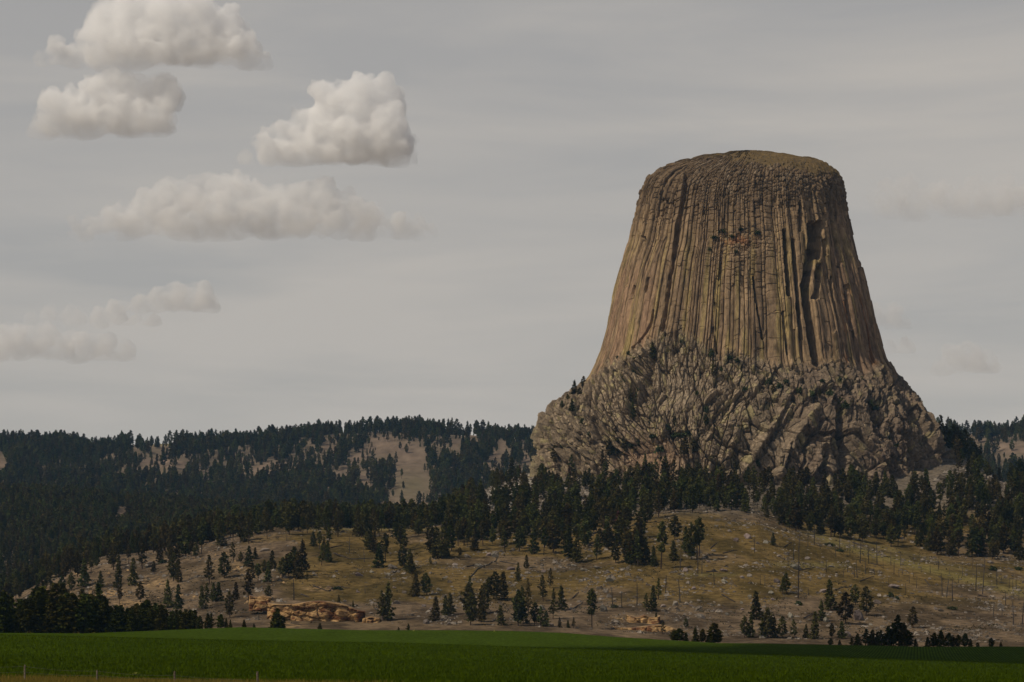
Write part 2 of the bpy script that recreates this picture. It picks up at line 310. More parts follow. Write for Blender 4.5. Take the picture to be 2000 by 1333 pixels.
def col_verge(px, row, X, Y): return lerp((0.17, 0.13, 0.05), (0.12, 0.10, 0.03), fbm(X/2, Y/4, 80, 3)*0.5+0.5)
sheet('verge', np.concatenate([[3, 20, 60, 120], np.arange(150, 187.1, 2)]), M['straw'], col_verge)
sheet('field', np.concatenate([np.arange(186, 500, 2.0), np.arange(500, 792, 3.0)]), M['field'], col_field)
sheet('hillside', np.concatenate([np.arange(789, 1150, 12.0), np.arange(1150, 1900, 1.6), np.arange(1900, 2290, 5.0)]), M['hill'], col_hill)
sheet('far_hills', np.concatenate([np.arange(2285, 3300, 12.0), np.arange(3300, 4420, 6.0), np.linspace(4440, 12000, 30), [20000, 30000, 39900]]), M['far'], col_far)
def row_of(px, Y): return YH-ground(px, Y)/Y*F
YG = np.arange(1190, 2160, 3.0)
def on_row(px, row, ymin=1200, ymax=2150):
    """nearest visible ground point of the hillside at that photo position"""
    ys = YG[(YG >= ymin) & (YG <= ymax)]; r = row_of(np.full(len(ys), px), ys)
    k = np.argmax(r <= row) if (r <= row).any() else int(np.argmin(r))
    Y = float(ys[k]); return Y
def put(px, Y): return ((px-1000)/F*Y, Y, float(ground(px, Y)[0]))

# ------------------------------------------------------------------ the rock tower
YT = 2030.0
LEFT = [(295.5, 1462), (296.5, 1440), (299, 1422), (303, 1396), (309, 1362), (317, 1330), (326, 1304), (337, 1282), (350, 1266), (365, 1258), (380, 1253), (400, 1248), (430, 1241), (470, 1233), (500, 1222), (530, 1214), (560, 1206), (600, 1196), (640, 1186), (680, 1175), (710, 1163), (735, 1151), (750, 1138), (770, 1117), (785, 1096), (800, 1080), (830, 1066), (860, 1057), (890, 1056), (920, 1050), (940, 1045), (985, 1028)]
RIGHT = [(295.5, 1465), (296.5, 1490), (299, 1515), (304, 1552), (310, 1588), (317, 1610), (326, 1624), (337, 1636), (350, 1643), (365, 1649), (400, 1655), (450, 1668), (500, 1680), (550, 1692), (600, 1706), (640, 1716), (680, 1724), (700, 1730), (730, 1748), (755, 1770), (775, 1786), (800, 1800), (830, 1818), (860, 1834), (890, 1850), (930, 1861), (960, 1868), (985, 1874)]
rr = np.concatenate([np.linspace(295.5, 300, 60), np.linspace(300.2, 330, 120), np.linspace(330.3, 985, 1100)])
lx = poly(LEFT, rr); rx = poly(RIGHT, rr)
k5 = np.ones(9)/9
def smooth1(a):
    p = np.pad(a, 4, mode='edge'); return np.convolve(p, k5, 'valid')
arc = np.concatenate([[0], np.cumsum(np.hypot(np.diff(rr), np.diff((rx-lx)/2)))])
NT = 1050
ta = np.linspace(0, arc[-1], NT); ROW = np.interp(ta, arc, rr); LX = smooth1(np.interp(ta, arc, lx)); RX = smooth1(np.interp(ta, arc, rx))
LX[0] = RX[0] = 1463
th = np.concatenate([np.linspace(-1.72, 1.72, 1560), np.linspace(1.80, 2*math.pi-1.80, 130)])
TH, RW = np.meshgrid(th, ROW); CX = np.broadcast_to(((LX+RX)/2)[:, None], TH.shape); A = np.broadcast_to(((RX-LX)/2)[:, None], TH.shape)
PX = CX+A*np.sin(TH)
mpp = YT/F
ROWW = RW + 6.0*sm(0.55, 1.0, np.cos(TH))*sm(296, 330, RW)*sm(420, 360, RW)       # front rim a little lower
By = YT-0.86*A*mpp*np.cos(TH); Bm = np.where(np.cos(TH) > 0, By, YT)/F; Bx = (PX-1000)*Bm; Bz = (YH-RW)*Bm      # the top dips a little towards the front
# keep the silhouette where the photo has it although the front is nearer
P0 = np.stack([Bx, By, Bz], -1)
def normals(P):
    du = np.gradient(P, axis=1); dv = np.gradient(P, axis=0); n = np.cross(du, dv); l = np.linalg.norm(n, axis=-1, keepdims=True); return n/np.maximum(l, 1e-6)
Nn = normals(P0)
cent = np.stack([(CX-1000)*mpp, np.full(TH.shape, YT), np.full(TH.shape, 230.0)], -1)
sgn = np.sign(np.sum(Nn*(P0-cent), -1)); Nn = Nn*np.where(sgn == 0, 1, sgn)[..., None]
front = np.cos(TH)
BND = [(1000, 742), (1150, 741), (1180, 712), (1215, 692), (1245, 672), (1270, 657), (1290, 650), (1330, 645), (1350, 660), (1380, 676), (1400, 690), (1450, 697), (1500, 700), (1540, 712), (1590, 716), (1620, 706), (1650, 712), (1690, 716), (1720, 702), (1740, 722), (1900, 735)]
bnd = poly(BND, PX)+9*vn(PX/14, RW/50, 90)+13*vn(PX/4.5, RW/60, 91)
apr = sm(-9, 14, RW-bnd)                       # 1 on the apron
top = sm(5, -4, RW-np.interp(PX, [1250, 1300, 1400, 1500, 1600, 1650], [303, 303, 308, 322, 338, 346])*1.0+8*vn(TH*14, RW/20, 92))     # summit dome
Zm = Bz
# columns --------------------------------------------------------
NC = 172
wob = 0.16*vn(TH*9, RW/160, 100)+0.07*vn(TH*40, RW/40, 101)+0.9*vn(TH*3.1, 0*RW, 102)+0.9*vn(TH*11, 0*RW, 103)+0.45*vn(TH*31, 0*RW, 104)
cu = TH/(2*math.pi)*NC+wob; ci = np.floor(cu).astype(np.int64); cf = cu-ci
edge = np.abs(2*cf-1); prof = 1-np.clip(edge, 0.45, 1)**4.5
def segs(L, seed):
    """piecewise offsets along each column, broken at irregular heights; returns value and closeness to a joint"""
    h = hsh(ci, ci*0, seed); s = Zm/(L*(0.75+0.6*h))+h*17+0.25*vn(cu*0.9, Zm/(L*1.5), seed+5)
    k = np.floor(s).astype(np.int64); f = s-k
    return hsh(ci, k, seed+1)*2-1, 1-np.minimum(f, 1-f)*2, hsh(ci, k, seed+2)
vL, jL, _ = segs(42, 110); vM, jM, _ = segs(14, 120); vS, jS, idS = segs(5.0, 130)
blocky = sm(470, 390, RW+20*vn(TH*12, RW/60, 140))
blocky = np.maximum(blocky, np.exp(-(((PX-1455)/75)**2+((RW-500)/70)**2))*1.1*(front > 0)); blocky = np.clip(blocky+0.15*sm(0.1, 0.6, vn(TH*15, RW/50, 141)), 0, 1)
smoothl = sm(1290, 1260, PX)*sm(480, 560, RW)*(front > 0)      # smooth flaring columns, lower left
gdepth = (1.8-1.1*smoothl)*(0.75+0.5*hsh(ci, ci*0, 150))
h = gdepth*(prof-1)
h += 0.75*(hsh(ci, ci*0, 151)*2-1)*(1-0.6*smoothl)+0.9*vn(TH*24, RW/90, 152)*(1-0.5*smoothl)+2.2*vn(TH*7, RW/140, 153)
h += (0.55+0.3*blocky)*vL*(1-0.4*smoothl)+(0.25+0.5*blocky)*vM*(1-0.8*smoothl)+0.75*blocky*vS
h -= blocky*0.9*sm(0.72, 0.98, jS)*(hsh(ci, np.floor(Zm/17).astype(np.int64), 154) > 0.35)+0.5*blocky*sm(0.9, 1.0, jM)+0.35*(1-blocky)*sm(0.94, 1.0, jM)*(1-smoothl)
# missing columns leave dark slots
miss = sm(0.80, 0.88, hsh(ci, np.floor(Zm/55+hsh(ci, ci*0, 160)*3).astype(np.int64), 161))*sm(0.3, 0.45, prof)
h -= 1.5*miss*(1-smoothl)*(0.4+0.6*sm(1480, 1540, PX))
# crumbled crown under the rim
W1, W2, WI, WF = worley(TH*95/3.4, Zm/3.0, 170, 0.9)
cauli = sm(425, 345, RW+16*vn(TH*10, RW/40, 171)+10*sm(1420, 1330, PX))*sm(1300, 1380, PX+80*(front < 0))
cauli = np.maximum(cauli, 0.9*np.exp(-(((PX-1450)/52)**2+((RW-478)/26)**2))*(front > 0))
hc = 1.6*WF*0.6+1.5*(0.55-W1)-0.9*sm(0.14, 0.02, W2-W1)+2.0*vn(TH*9, RW/120, 153)
h = h*(1-0.75*cauli)+hc*0.85*cauli
# deep grooves and hollows: polyline of photo positions, half width and depth in metres
GR = [([(1340, 340), (1334, 385), (1322, 440), (1316, 490), (1308, 540), (1300, 600), (1294, 645)], 2.2, 5.0), ([(1533, 450), (1536, 520), (1539, 575)], 2.2, 11.0), ([(1549, 470), (1554, 540), (1558, 600), (1566, 660)], 2.2, 9.5),
      ([(1560, 400), (1562, 450)], 1.8, 4), ([(1600, 438), (1597, 500)], 3.6, 16.0), ([(1584, 440), (1586, 475), (1580, 520), (1572, 560), (1577, 600), (1586, 650), (1595, 705)], 4.4, 20.0), ([(1600, 520), (1592, 580)], 3.0, 6), ([(1612, 470), (1614, 495)], 2.0, 5.0),
      ([(1472, 540), (1478, 590), (1490, 660)], 1.3, 4.0), ([(1276, 606), (1272, 630), (1262, 650), (1248, 668), (1236, 680)], 1.2, 3.0), ([(1655, 360), (1663, 430), (1680, 520)], 2.0, 3.0), ([(1625, 360), (1630, 440), (1640, 520)], 1.6, 3.5),
      ([(1232, 520), (1226, 560)], 1.4, 2.5), ([(1268, 545), (1262, 570)], 1.6, 3), ([(1240, 560), (1237, 575)], 1.2, 2.5), ([(1294, 390), (1300, 395)], 2.0, 3), ([(1257, 465), (1260, 470)], 1.8, 3), ([(1396, 590), (1398, 600)], 1.2, 3), ([(1530, 610), (1540, 690)], 1.6, 4.0),
      ([(1650, 560), (1655, 590), (1665, 640)], 1.6, 3.5), ([(1625, 540), (1630, 600), (1640, 660)], 1.2, 3), ([(1393, 640), (1400, 690)], 1.1, 3)]
fr = front > 0.0
def carve(hh, P, wm, dm, soft=0.45, wob_=1.2):
    wpx = wm/mpp; d, t = segdist(PX+wob_*vn(PX/6, RW/9, 181), RW, P)
    k = sm(wpx, wpx*soft, d)*fr
    return hh-dm*k
for P_, wm, dm in GR: h = carve(h, P_, wm, dm)
# summit dome: low turf with scattered stones
ht = 0.7*fbm(Bx/6, By/6, 185, 3)+0.9*sm(0.5, 0.15, W1)*(WI > 0.55)
h = h*(1-top)+ht*top
# the apron ---------------------------------------------------------
def rot(a): 
    a = math.radians(a); ca, sa = math.cos(a), math.sin(a)
    X_ = (PX-1400)*mpp/np.maximum(front, 0.35)*0.9+0*RW; X_ = np.where(fr, (TH*A*mpp), TH*140.0); Z_ = Bz
    return X_*ca-Z_*sa, X_*sa+Z_*ca
def rocks(a, seed, w1=4.2, l1=11.0, warp=0.7):
    u, v = rot(a); u = u+warp*0.9*vn(u/12, v/18, seed+3)
    a1, a2, i1, f1 = worley(u/w1, v/l1, seed, 1.0, 0.8)
    b1, b2, i2, f2 = worley(u/(w1*0.48), v/(l1*0.27), seed+50, 1.0)
    c1, c2_, i3, f3 = worley(u/(w1*0.22), v/(l1*0.17), seed+70, 1.0)
    return 3.3*f1-3.0*sm(0.17, 0.04, a2-a1)+0.75*f2-0.9*sm(0.17, 0.04, b2-b1)+0.2*f3, i1, i2
angs = [(-30, 250, 12.0, 28.0), (-46, 200, 5.0, 16.0), (4, 210, 4.6, 18), (28, 220, 5.6, 12), (-33, 230, 7.0, 15), (-5, 240, 6.0, 13)]
bigz = sm(1420, 1480, PX)*sm(1730, 1680, PX)*sm(780, 815, RW)
wts = [2.5*bigz, sm(1300, 1255, PX), sm(1250, 1290, PX)*sm(1400, 1350, PX), sm(1350, 1400, PX)*sm(1490, 1440, PX), sm(1440, 1490, PX)*sm(1700, 1650, PX), sm(1650, 1700, PX)]
ha = 0; wi = 0; rid = 0; rid2 = 0; best = np.zeros(PX.shape)-1
for (a_, s_, w1_, l1_), wt in zip(angs, wts):
    wt = wt*1.0+1e-4; wt = wt**2
    r_, i1_, i2_ = rocks(a_, s_, w1_, l1_); ha = ha+r_*wt; wi = wi+wt
    m_ = wt > best; rid = np.where(m_, i1_, rid); rid2 = np.where(m_, i2_, rid2); best = np.where(m_, wt, best)
ha = ha/wi
big = rot(-30); B1, B2, BI, BF = worley(big[0]/17, big[1]/34, 260, 1.0)
ha = ha*0.95+2.6*BF+3.0*(0.5-B1)-2.2*sm(0.13, 0.0, B2-B1)+3.0*fbm(PX/90, RW/90, 265, 3)
ha = ha-np.median(ha[(RW > 800)])+1.5*sm(740, 800, RW)-1.0
ha = ha+1.6*sm(780, 860, RW)*BF
GA = [([(1276, 652), (1277, 700), (1266, 740), (1258, 790)], 4.5, 9.0), ([(1240, 760), (1238, 815)], 4.0, 7.0), ([(1222, 700), (1205, 745)], 2.0, 4.0), ([(1320, 655), (1316, 690)], 3.5, 3.5), ([(1575, 735), (1540, 790), (1512, 850), (1478, 900)], 2.8, 4.5),
      ([(1640, 800), (1648, 870), (1650, 930)], 4.2, 8.0), ([(1612, 880), (1600, 935)], 5.0, 8.0), ([(1600, 830), (1575, 870), (1560, 950)], 2.2, 5.0), ([(1705, 810), (1712, 850)], 4.0, 6.0), ([(1500, 735), (1460, 790)], 2.5, 5.0), ([(1780, 800), (1800, 870), (1815, 930)], 2.5, 4.5), ([(1840, 880), (1850, 950)], 4.0, 6.0),
      ([(1350, 790), (1330, 850)], 2.0, 3), ([(1545, 870), (1530, 950)], 2.0, 5)]
RI = [([(1535, 800), (1500, 850), (1465, 905), (1440, 940)], 6.5, 5.5), ([(1590, 800), (1550, 860), (1520, 930)], 6.0, 5.5), ([(1625, 845), (1605, 890), (1580, 930)], 5.5, 6.0), ([(1120, 780), (1085, 830), (1070, 900)], 9, 3.0), ([(1262, 690), (1235, 720), (1205, 760)], 6, 4.5), ([(1440, 850), (1410, 920)], 5, 4)]
hA = ha
for P_, wm, dm in GA: hA = carve(hA, P_, wm, dm, 0.3, 2.5)
for P_, wm, dm in RI: hA = carve(hA, P_, wm, -dm, 0.0, 2.5)
# scree bowl low in the middle and the smooth slab
bowl = np.exp(-(((PX-1275)/62)**2+((RW-895)/36)**2)) + np.exp(-(((PX-1330)/32)**2+((RW-775)/50)**2))*0.7
bowl = np.clip(bowl, 0, 1)*fr
hA = hA*(1-0.85*bowl)-2.0*np.exp(-(((PX-1275)/62)**2+((RW-895)/36)**2))*fr+0.5*bowl*fbm(PX/3, RW/3, 270, 3)
a2 = sm(-5, 75, RW-bnd); H = h*(1-a2)+hA*apr*(0.42+0.58*a2)
P1 = P0+Nn*H[..., None]
P1[..., 2] -= (1-sm(296, 330, RW))*0.0
# compensate: points nearer than YT look bigger; rescale about nothing, only note true photo position for lookups
TPX = 1000+P1[..., 0]/P1[..., 1]*F; TRW = YH-P1[..., 2]/P1[..., 1]*F
# colour -----------------------------------------------------------
n1 = fbm(PX/30, RW/60, 300, 4)*0.5+0.5; n2_ = fbm(TH*20, RW/120, 301, 4)*0.5+0.5; hc1 = hsh(ci, ci*0, 302)
c = lerp((0.17, 0.125, 0.088), (0.42, 0.315, 0.20), 0.35*n1+0.65*hc1)
c = lerp(c, np.array((0.36, 0.29, 0.135)), sm(0.50, 0.68, n2_)*sm(400, 560, RW)*0.85)                       # lichen streaks
c = lerp(c, np.array((0.33, 0.225, 0.155)), smoothl*sm(0.35, 0.6, fbm(TH*26, RW/200, 303, 3)*0.5+0.5)*0.85)
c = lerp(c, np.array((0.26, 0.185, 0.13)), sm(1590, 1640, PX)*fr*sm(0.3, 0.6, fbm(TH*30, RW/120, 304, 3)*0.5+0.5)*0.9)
c = lerp(c, np.array((0.26, 0.13, 0.06)), sm(1620, 1660, PX)*fr*sm(0.58, 0.72, fbm(TH*34, RW/90, 305, 3)*0.5+0.5)*sm(500, 600, RW)*0.8)
c = lerp(c, np.array((0.16, 0.12, 0.082)), sm(450, 350, RW)*0.8)
c = lerp(c, c*1.12, (hsh(ci, np.floor(Zm/9).astype(np.int64), 306) > 0.6)*1.0)
c = lerp(c, np.array((0.30, 0.25, 0.19)), cauli*sm(0.6, 0.9, WI)*0.6)
c = lerp(c, np.array((0.33, 0.16, 0.08)), 0.9*np.exp(-(((PX-1440)/30)**2+((RW-470)/12)**2))*fr*sm(0.4, 0.6, fbm(PX/5, RW/4, 307, 2)*0.5+0.5))
ct = lerp((0.12, 0.085, 0.042), (0.21, 0.145, 0.068), fbm(Bx/8, By/8, 308, 3)*0.5+0.5)
ca_ = lerp((0.24, 0.188, 0.135), (0.46, 0.37, 0.265), 0.5*rid+0.5*rid2)
ca_ = lerp(ca_, np.array((0.42, 0.37, 0.19)), sm(0.80, 0.95, rid2)*0.7); ca_ = lerp(ca_, np.array((0.29, 0.22, 0.175)), sm(0.35, 0.7, n1)*0.5*sm(1450, 1650, PX))
ca_ = lerp(ca_, np.array((0.46, 0.31, 0.21)), bowl*0.9*sm(830, 860, RW)); ca_ = lerp(ca_, np.array((0.44, 0.36, 0.27)), bowl*0.8*sm(840, 820, RW))
ca_ = lerp(ca_, np.array((0.37, 0.32, 0.20)), sm(1075, 1050, PX)*0.7)
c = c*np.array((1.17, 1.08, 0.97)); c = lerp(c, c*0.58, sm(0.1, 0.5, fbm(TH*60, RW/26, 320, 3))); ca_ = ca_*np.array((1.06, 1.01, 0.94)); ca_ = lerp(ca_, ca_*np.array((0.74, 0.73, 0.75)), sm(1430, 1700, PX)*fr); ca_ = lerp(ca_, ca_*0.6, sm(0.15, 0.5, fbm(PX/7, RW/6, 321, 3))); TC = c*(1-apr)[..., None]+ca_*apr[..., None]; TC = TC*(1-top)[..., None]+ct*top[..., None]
nr, nc_ = TH.shape
# close the ring: append first column
ring = lambda a: np.concatenate([a, a[:, :1]], 1)
Vt = ring(P1).reshape(-1, 3); Ct = ring(TC).reshape(-1, 3); q = grid_quads(nr, nc_+1)
kind = np.where(ring(top) > 0.5, 2, np.where(ring(apr) > 0.5, 1, 0)).ravel()[q].max(1)
root = tag(link('rock_tower', None), 'huge rock tower of fluted stone columns on a broken rock base', 'rock tower')
root.location = ((1463-1000)*mpp, YT, float(ground(1463, 1990)[0]))
off = np.array(root.location)
for k_, nm, mt in ((0, 'column_shaft', 'shaft'), (1, 'rubble_apron', 'apron'), (2, 'summit_cap', 'summit')):
    v_, q_, c_ = compact(Vt, q[kind == k_], Ct)
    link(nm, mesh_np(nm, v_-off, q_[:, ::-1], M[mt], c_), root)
def on_tower(px, row):
    """surface point of the tower's face at a photo position"""
    d = (TPX-px)**2+(TRW-row)**2+np.where(front > 0.05, 0, 1e9); k = np.unravel_index(np.argmin(d), d.shape)
    return P1[k], Nn[k]

# ------------------------------------------------------------------ trees
def tufts(cen, size, rng, flat=0.55):
    n = len(cen); a = rng.normal(size=(n, 3)); a[:, 2] *= flat; a /= np.linalg.norm(a, axis=1, keepdims=True)
    b = rng.normal(size=(n, 3)); b[:, 2] *= flat; b -= (b*a).sum(1, keepdims=True)*a; b /= np.linalg.norm(b, axis=1, keepdims=True)
    s = size*(0.6+0.8*rng.random((n, 1)))
    k = rng.random((n, 4, 1))*0.5+0.6
    V = np.stack([cen-a*s*k[:, 0], cen+b*s*k[:, 1]*0.8, cen+a*s*k[:, 2], cen-b*s*k[:, 3]*0.8+0.2*s*rng.normal(size=(n, 3))], 1)
    return V.reshape(-1, 3), np.arange(4*n).reshape(-1, 4)
def tube(pts, rad, sides=6):
    pts = np.asarray(pts, float); n = len(pts); an = np.linspace(0, 2*math.pi, sides, endpoint=False)
    V = []
    for i in range(n):
        d = pts[min(i+1, n-1)]-pts[max(i-1, 0)]; d = d/np.linalg.norm(d)
        u = np.cross(d, [0.3, 0.9, 0.2] if abs(d[2]) > 0.5 else [0, 0, 1]); u /= np.linalg.norm(u); v = np.cross(d, u)
        V.append(pts[i]+rad[i]*(np.cos(an)[:, None]*u+np.sin(an)[:, None]*v))
    V = np.concatenate(V); Q = [(i*sides+j, i*sides+(j+1) % sides, (i+1)*sides+(j+1) % sides, (i+1)*sides+j) for i in range(n-1) for j in range(sides)]
    k = (n-1)*sides; Q += [(k, k+1, k+2, k+3), (k+3, k+4, k+5, k)] if sides == 6 else []
    return V, np.array(Q)
def merge(parts):
    V = []; Q = []; o = 0
    for v, q in parts: V.append(v); Q.append(np.asarray(q)+o); o += len(v)
    return np.concatenate(V), np.concatenate(Q)
def pine_meshes(seed, style, mats, dens=1.0):
    """18 m pine: crown mesh of needle clumps on boughs, trunk mesh with limbs"""
    rng = np.random.default_rng(seed); Hh = 18.0
    lo = {'tall': 0.36, 'cone': 0.04, 'round': 0.14, 'loose': 0.20}[style]; wid = {'tall': 2.55, 'cone': 3.5, 'round': 3.7, 'loose': 3.2}[style]
    bend = rng.normal(size=2)*0.35
    ax = lambda z: np.array([bend[0]*math.sin(z/Hh*2.2), bend[1]*math.sin(z/Hh*1.7), z])
    cen = []; limbs = []
    nb = int({'tall': 56, 'cone': 86, 'round': 76, 'loose': 50}[style])
    for i in range(nb):
        t = (i+rng.random()*0.8)/nb; z = Hh*(lo+(0.985-lo)*t)
        if style == 'cone': R = wid*(1-t)**0.8+0.35
        elif style == 'tall': R = wid*(0.45+0.9*t)*(1-t**2.6)+0.5
        elif style == 'round': R = wid*math.sin(min(1.0, t*1.25+0.22)*math.pi*0.62)*(1-t**3.2)+0.5
        else: R = wid*(0.75+0.25*math.sin(t*19+seed))*(1-t**1.8)+0.4
        R *= 0.55+0.6*rng.random(); an = i*2.4+rng.normal()*0.5
        d = np.array([math.cos(an), math.sin(an), 0.10+0.25*t-0.2*rng.random()]); p = ax(z); L = R
        limbs.append((p, p+d*L*0.8))
        k = max(5, int(6.5*L*dens))
        s = 0.35+0.65*np.sqrt(rng.random(k)); c_ = p+d*(s*L)[:, None]
        c_ += rng.normal(size=(k, 3))*np.array([0.42, 0.42, 0.26])*(0.5+L*0.16)
        cen.append(c_)
    cen.append(ax(Hh*0.97)+rng.normal(size=(8, 3))*np.array([0.3, 0.3, 0.6]))
    cen = np.concatenate(cen); V, Q = tufts(cen, 0.66, rng)
    crown = mesh_np('crown', V, Q, mats[0])
    zs = np.linspace(-0.8, Hh*0.97, 8); parts = [tube([ax(z) for z in zs], [0.30*(1-z/Hh)**0.8+0.04 for z in np.clip(zs, 0, None)])]
    for a_, b_ in limbs[::4]: parts.append(tube([a_, b_], [0.07, 0.03], 4))
    for _ in range(4):
        z = Hh*rng.uniform(0.06, 0.12+lo); an = rng.uniform(0, 6.3); parts.append(tube([ax(z), ax(z)+np.array([math.cos(an), math.sin(an), 0.1])*rng.uniform(0.6, 1.6)], [0.05, 0.02], 4))
    trunk = mesh_np('trunk', *merge(parts), mats[1])
    return crown, trunk
styles = ['tall', 'tall', 'cone', 'round', 'loose', 'cone', 'round', 'tall', 'loose', 'round']
PM = [pine_meshes(400+i, s, (M['needle'], M['bark'])) for i, s in enumerate(styles)]
PN = [pine_meshes(440+i, s, (M['needle_near'], M['bark']), 1.5) for i, s in enumerate(['cone', 'round', 'cone', 'loose', 'round', 'cone'])]
PR = [pine_meshes(460+i, s, (M['needle_red'], M['bark']), 0.5) for i, s in enumerate(['loose', 'tall'])]
protos = {}
def copy_thing(root, loc, rz, sc):
    r = root.copy(); col.objects.link(r); r.location = loc; r.rotation_euler = (0, 0, rz); r.scale = sc
    for ch in root.children:
        c = ch.copy(); col.objects.link(c); c.parent = r
    return r
def tree(kind, idx, loc, hgt, wide=1.0, rz=None, name='pine_tree'):
    bank = {'pine': PM, 'near': PN, 'red': PR}[kind]; idx = idx % len(bank); s = hgt/18.0
    rz = random.uniform(0, 6.28) if rz is None else rz; sc = (s*wide, s*wide, s)
    if (kind, idx) in protos: return copy_thing(protos[(kind, idx)], loc, rz, sc)
    r = link(name, None); r.location = loc; r.rotation_euler = (0, 0, rz); r.scale = sc
    link('crown', bank[idx][0], r); link('trunk', bank[idx][1], r); protos[(kind, idx)] = r
    return r
trees = []      # (object, px, row, height in px, zone)
def place_tree(kind, px, row, hp, zone, Y=None, sty=None, wide=None, loc=None):
    if Y is None and loc is None: Y = on_row(px, row)
    if loc is None: loc = put(px, Y)
    else: Y = loc[1]
    hgt = hp/F*Y
    if sty is None: sty = random.choice([2, 5, 2, 5, 3, 6, 9, 4, 8, 1]) if hp < 75 else random.choice([0, 7])
    o = tree(kind, sty, loc, hgt, wide or random.uniform(0.85, 1.2)*(1.15 if hgt < 10 else 0.78 if hp > 64 else 1.0))
    trees.append((o, px, row, hp, zone, kind)); return o
CONE, TALL, RND, LOO = (2, 5), (0, 1, 7), (3, 6, 9), (4, 8)
HILL = {  # zone: trees as (px, base row, height px)
 'ochre spur at far left': [(363, 1089, 58), (312, 1100, 45), (339, 1136, 54), (349, 1138, 46), (260, 1144, 54), (300, 1118, 22), (164, 1148, 56), (196, 1148, 32), (230, 1150, 66), (274, 1178, 40), (234, 1184, 36), (328, 1190, 56), (348, 1192, 50), (72, 1165, 30), (98, 1152, 45), (120, 1158, 32), (140, 1155, 36)],
 'slope left of the sandstone': [(396, 1190, 46), (409, 1142, 56), (438, 1132, 52), (456, 1098, 38), (486, 1108, 42), (498, 1094, 23), (470, 1100, 22), (485, 1176, 62), (532, 1114, 38), (523, 1138, 42), (504, 1138, 36), (524, 1172, 28), (449, 1207, 52), (417, 1176, 36), (428, 1176, 38), (460, 1172, 34), (404, 1186, 46), (492, 1140, 40), (516, 1120, 26)],
 'slope above the sandstone': [(553, 1130, 40), (574, 1130, 60), (592, 1118, 62), (582, 1132, 55), (563, 1128, 46), (600, 1136, 18), (612, 1068, 30), (624, 1074, 36), (643, 1060, 34), (628, 1106, 44), (641, 1100, 42), (634, 1080, 30), (662, 1182, 20), (690, 1190, 16)],
 'turf right of the sandstone': [(740, 1110, 50), (724, 1076, 38), (731, 1082, 40), (753, 1100, 58), (782, 1074, 46), (790, 1076, 44), (788, 1112, 45), (799, 1118, 46), (748, 1214, 60), (757, 1213, 74), (805, 1122, 40), (717, 1074, 34), (810, 1166, 50), (834, 1164, 44)],
 'scree below the crooked log': [(849, 1214, 48), (870, 1204, 40), (880, 1202, 42), (918, 1178, 50), (919, 1228, 62), (915, 1202, 60), (940, 1216, 60), (948, 1198, 58), (954, 1172, 44), (964, 1172, 54), (980, 1174, 56), (979, 1228, 40)],
 'turf around the crooked log': [(863, 1094, 60), (845, 1090, 60), (855, 1092, 62), (870, 1090, 52), (840, 1104, 16), (898, 1094, 24), (882, 1078, 50), (1012, 1138, 38), (1028, 1110, 26)],
 'scree below the middle forest': [(1012, 1226, 70), (1022, 1220, 74), (1032, 1200, 70), (1044, 1222, 45), (1066, 1230, 32), (1056, 1228, 40), (1061, 1176, 52), (1074, 1150, 40), (1080, 1210, 60), (1097, 1192, 48), (1093, 1234, 20), (1110, 1235, 16), (1120, 1236, 22), (1156, 1230, 78)],
 'slope above the pale ledge': [(1274, 1196, 50), (1286, 1172, 42), (1281, 1218, 20), (1294, 1246, 25), (1340, 1228, 20), (1262, 1194, 34)],
 'bouldery clearing under the tower': [(1246, 1106, 70), (1240, 1104, 72), (1262, 1100, 50), (1278, 1108, 40), (1291, 1112, 92), (1318, 1056, 48), (1316, 1096, 40), (1350, 1094, 72), (1361, 1094, 76), (1366, 1088, 75), (1340, 1080, 50), (1528, 1164, 34), (1536, 1160, 40), (1510, 1068, 26), (1232, 1104, 60), (1254, 1104, 58)],
 'foot of the burnt slope': [(1478, 1212, 56), (1454, 1250, 42), (1466, 1250, 46), (1500, 1250, 58), (1528, 1250, 44), (1552, 1250, 38), (1590, 1250, 54), (1574, 1248, 28), (1605, 1214, 40), (1623, 1193, 60), (1652, 1220, 62), (1671, 1183, 40), (1692, 1204, 58), (1644, 1248, 34), (1625, 1248, 30), (1783, 1227, 42), (1512, 1248, 40), (1490, 1249, 36)]}
for z_, L_t in HILL.items():
    for (px, row, hp) in L_t:
        Y = on_row(px, min(row, float(poly(C, px))-4)); place_tree('pine', px, row, hp, z_, Y=Y)
# line of trees along the far edge of the field, left
tops = [(0, 1165), (30, 1168), (60, 1160), (110, 1147), (150, 1165), (190, 1150), (215, 1178), (250, 1185), (295, 1180), (330, 1190), (370, 1188), (400, 1200), (435, 1194), (455, 1218)]
px = -6.0; i = 0
while px < 452:
    for lay in range(1 if px > 380 else 2):
        Y = random.uniform(782, 800)+lay*34; p_ = px+random.uniform(-4, 4)+lay*5
        base = float(row_of(np.array([p_]), Y)[0]); hp = max(9, (base-float(poly(tops, p_)))*random.uniform(0.78, 1.12)+lay*3)
        place_tree('near', p_, base, hp, 'left edge of the green field', Y=Y, sty=i, wide=random.uniform(1.05, 1.45)); i += 1
    px += random.uniform(9, 14)
for (px, hp, wd) in [(477, 14, 1.3), (496, 7, 1.6), (535, 30, 1.3), (543, 38, 1.5), (551, 24, 1.6), (625, 11, 1.9), (797, 12, 1.5), (778, 5, 2), (1318, 18, 1.9), (1328, 23, 1.9), (1340, 16, 1.6), (1358, 27, 1.3), (1371, 25, 1.2), (1387, 30, 1.2), (1394, 38, 1.4), (1402, 26, 1.3)]:
    Y = 790.0; place_tree('near', px, 1240, hp+4, 'middle of the field edge', Y=Y, sty=random.randrange(6), wide=wd)
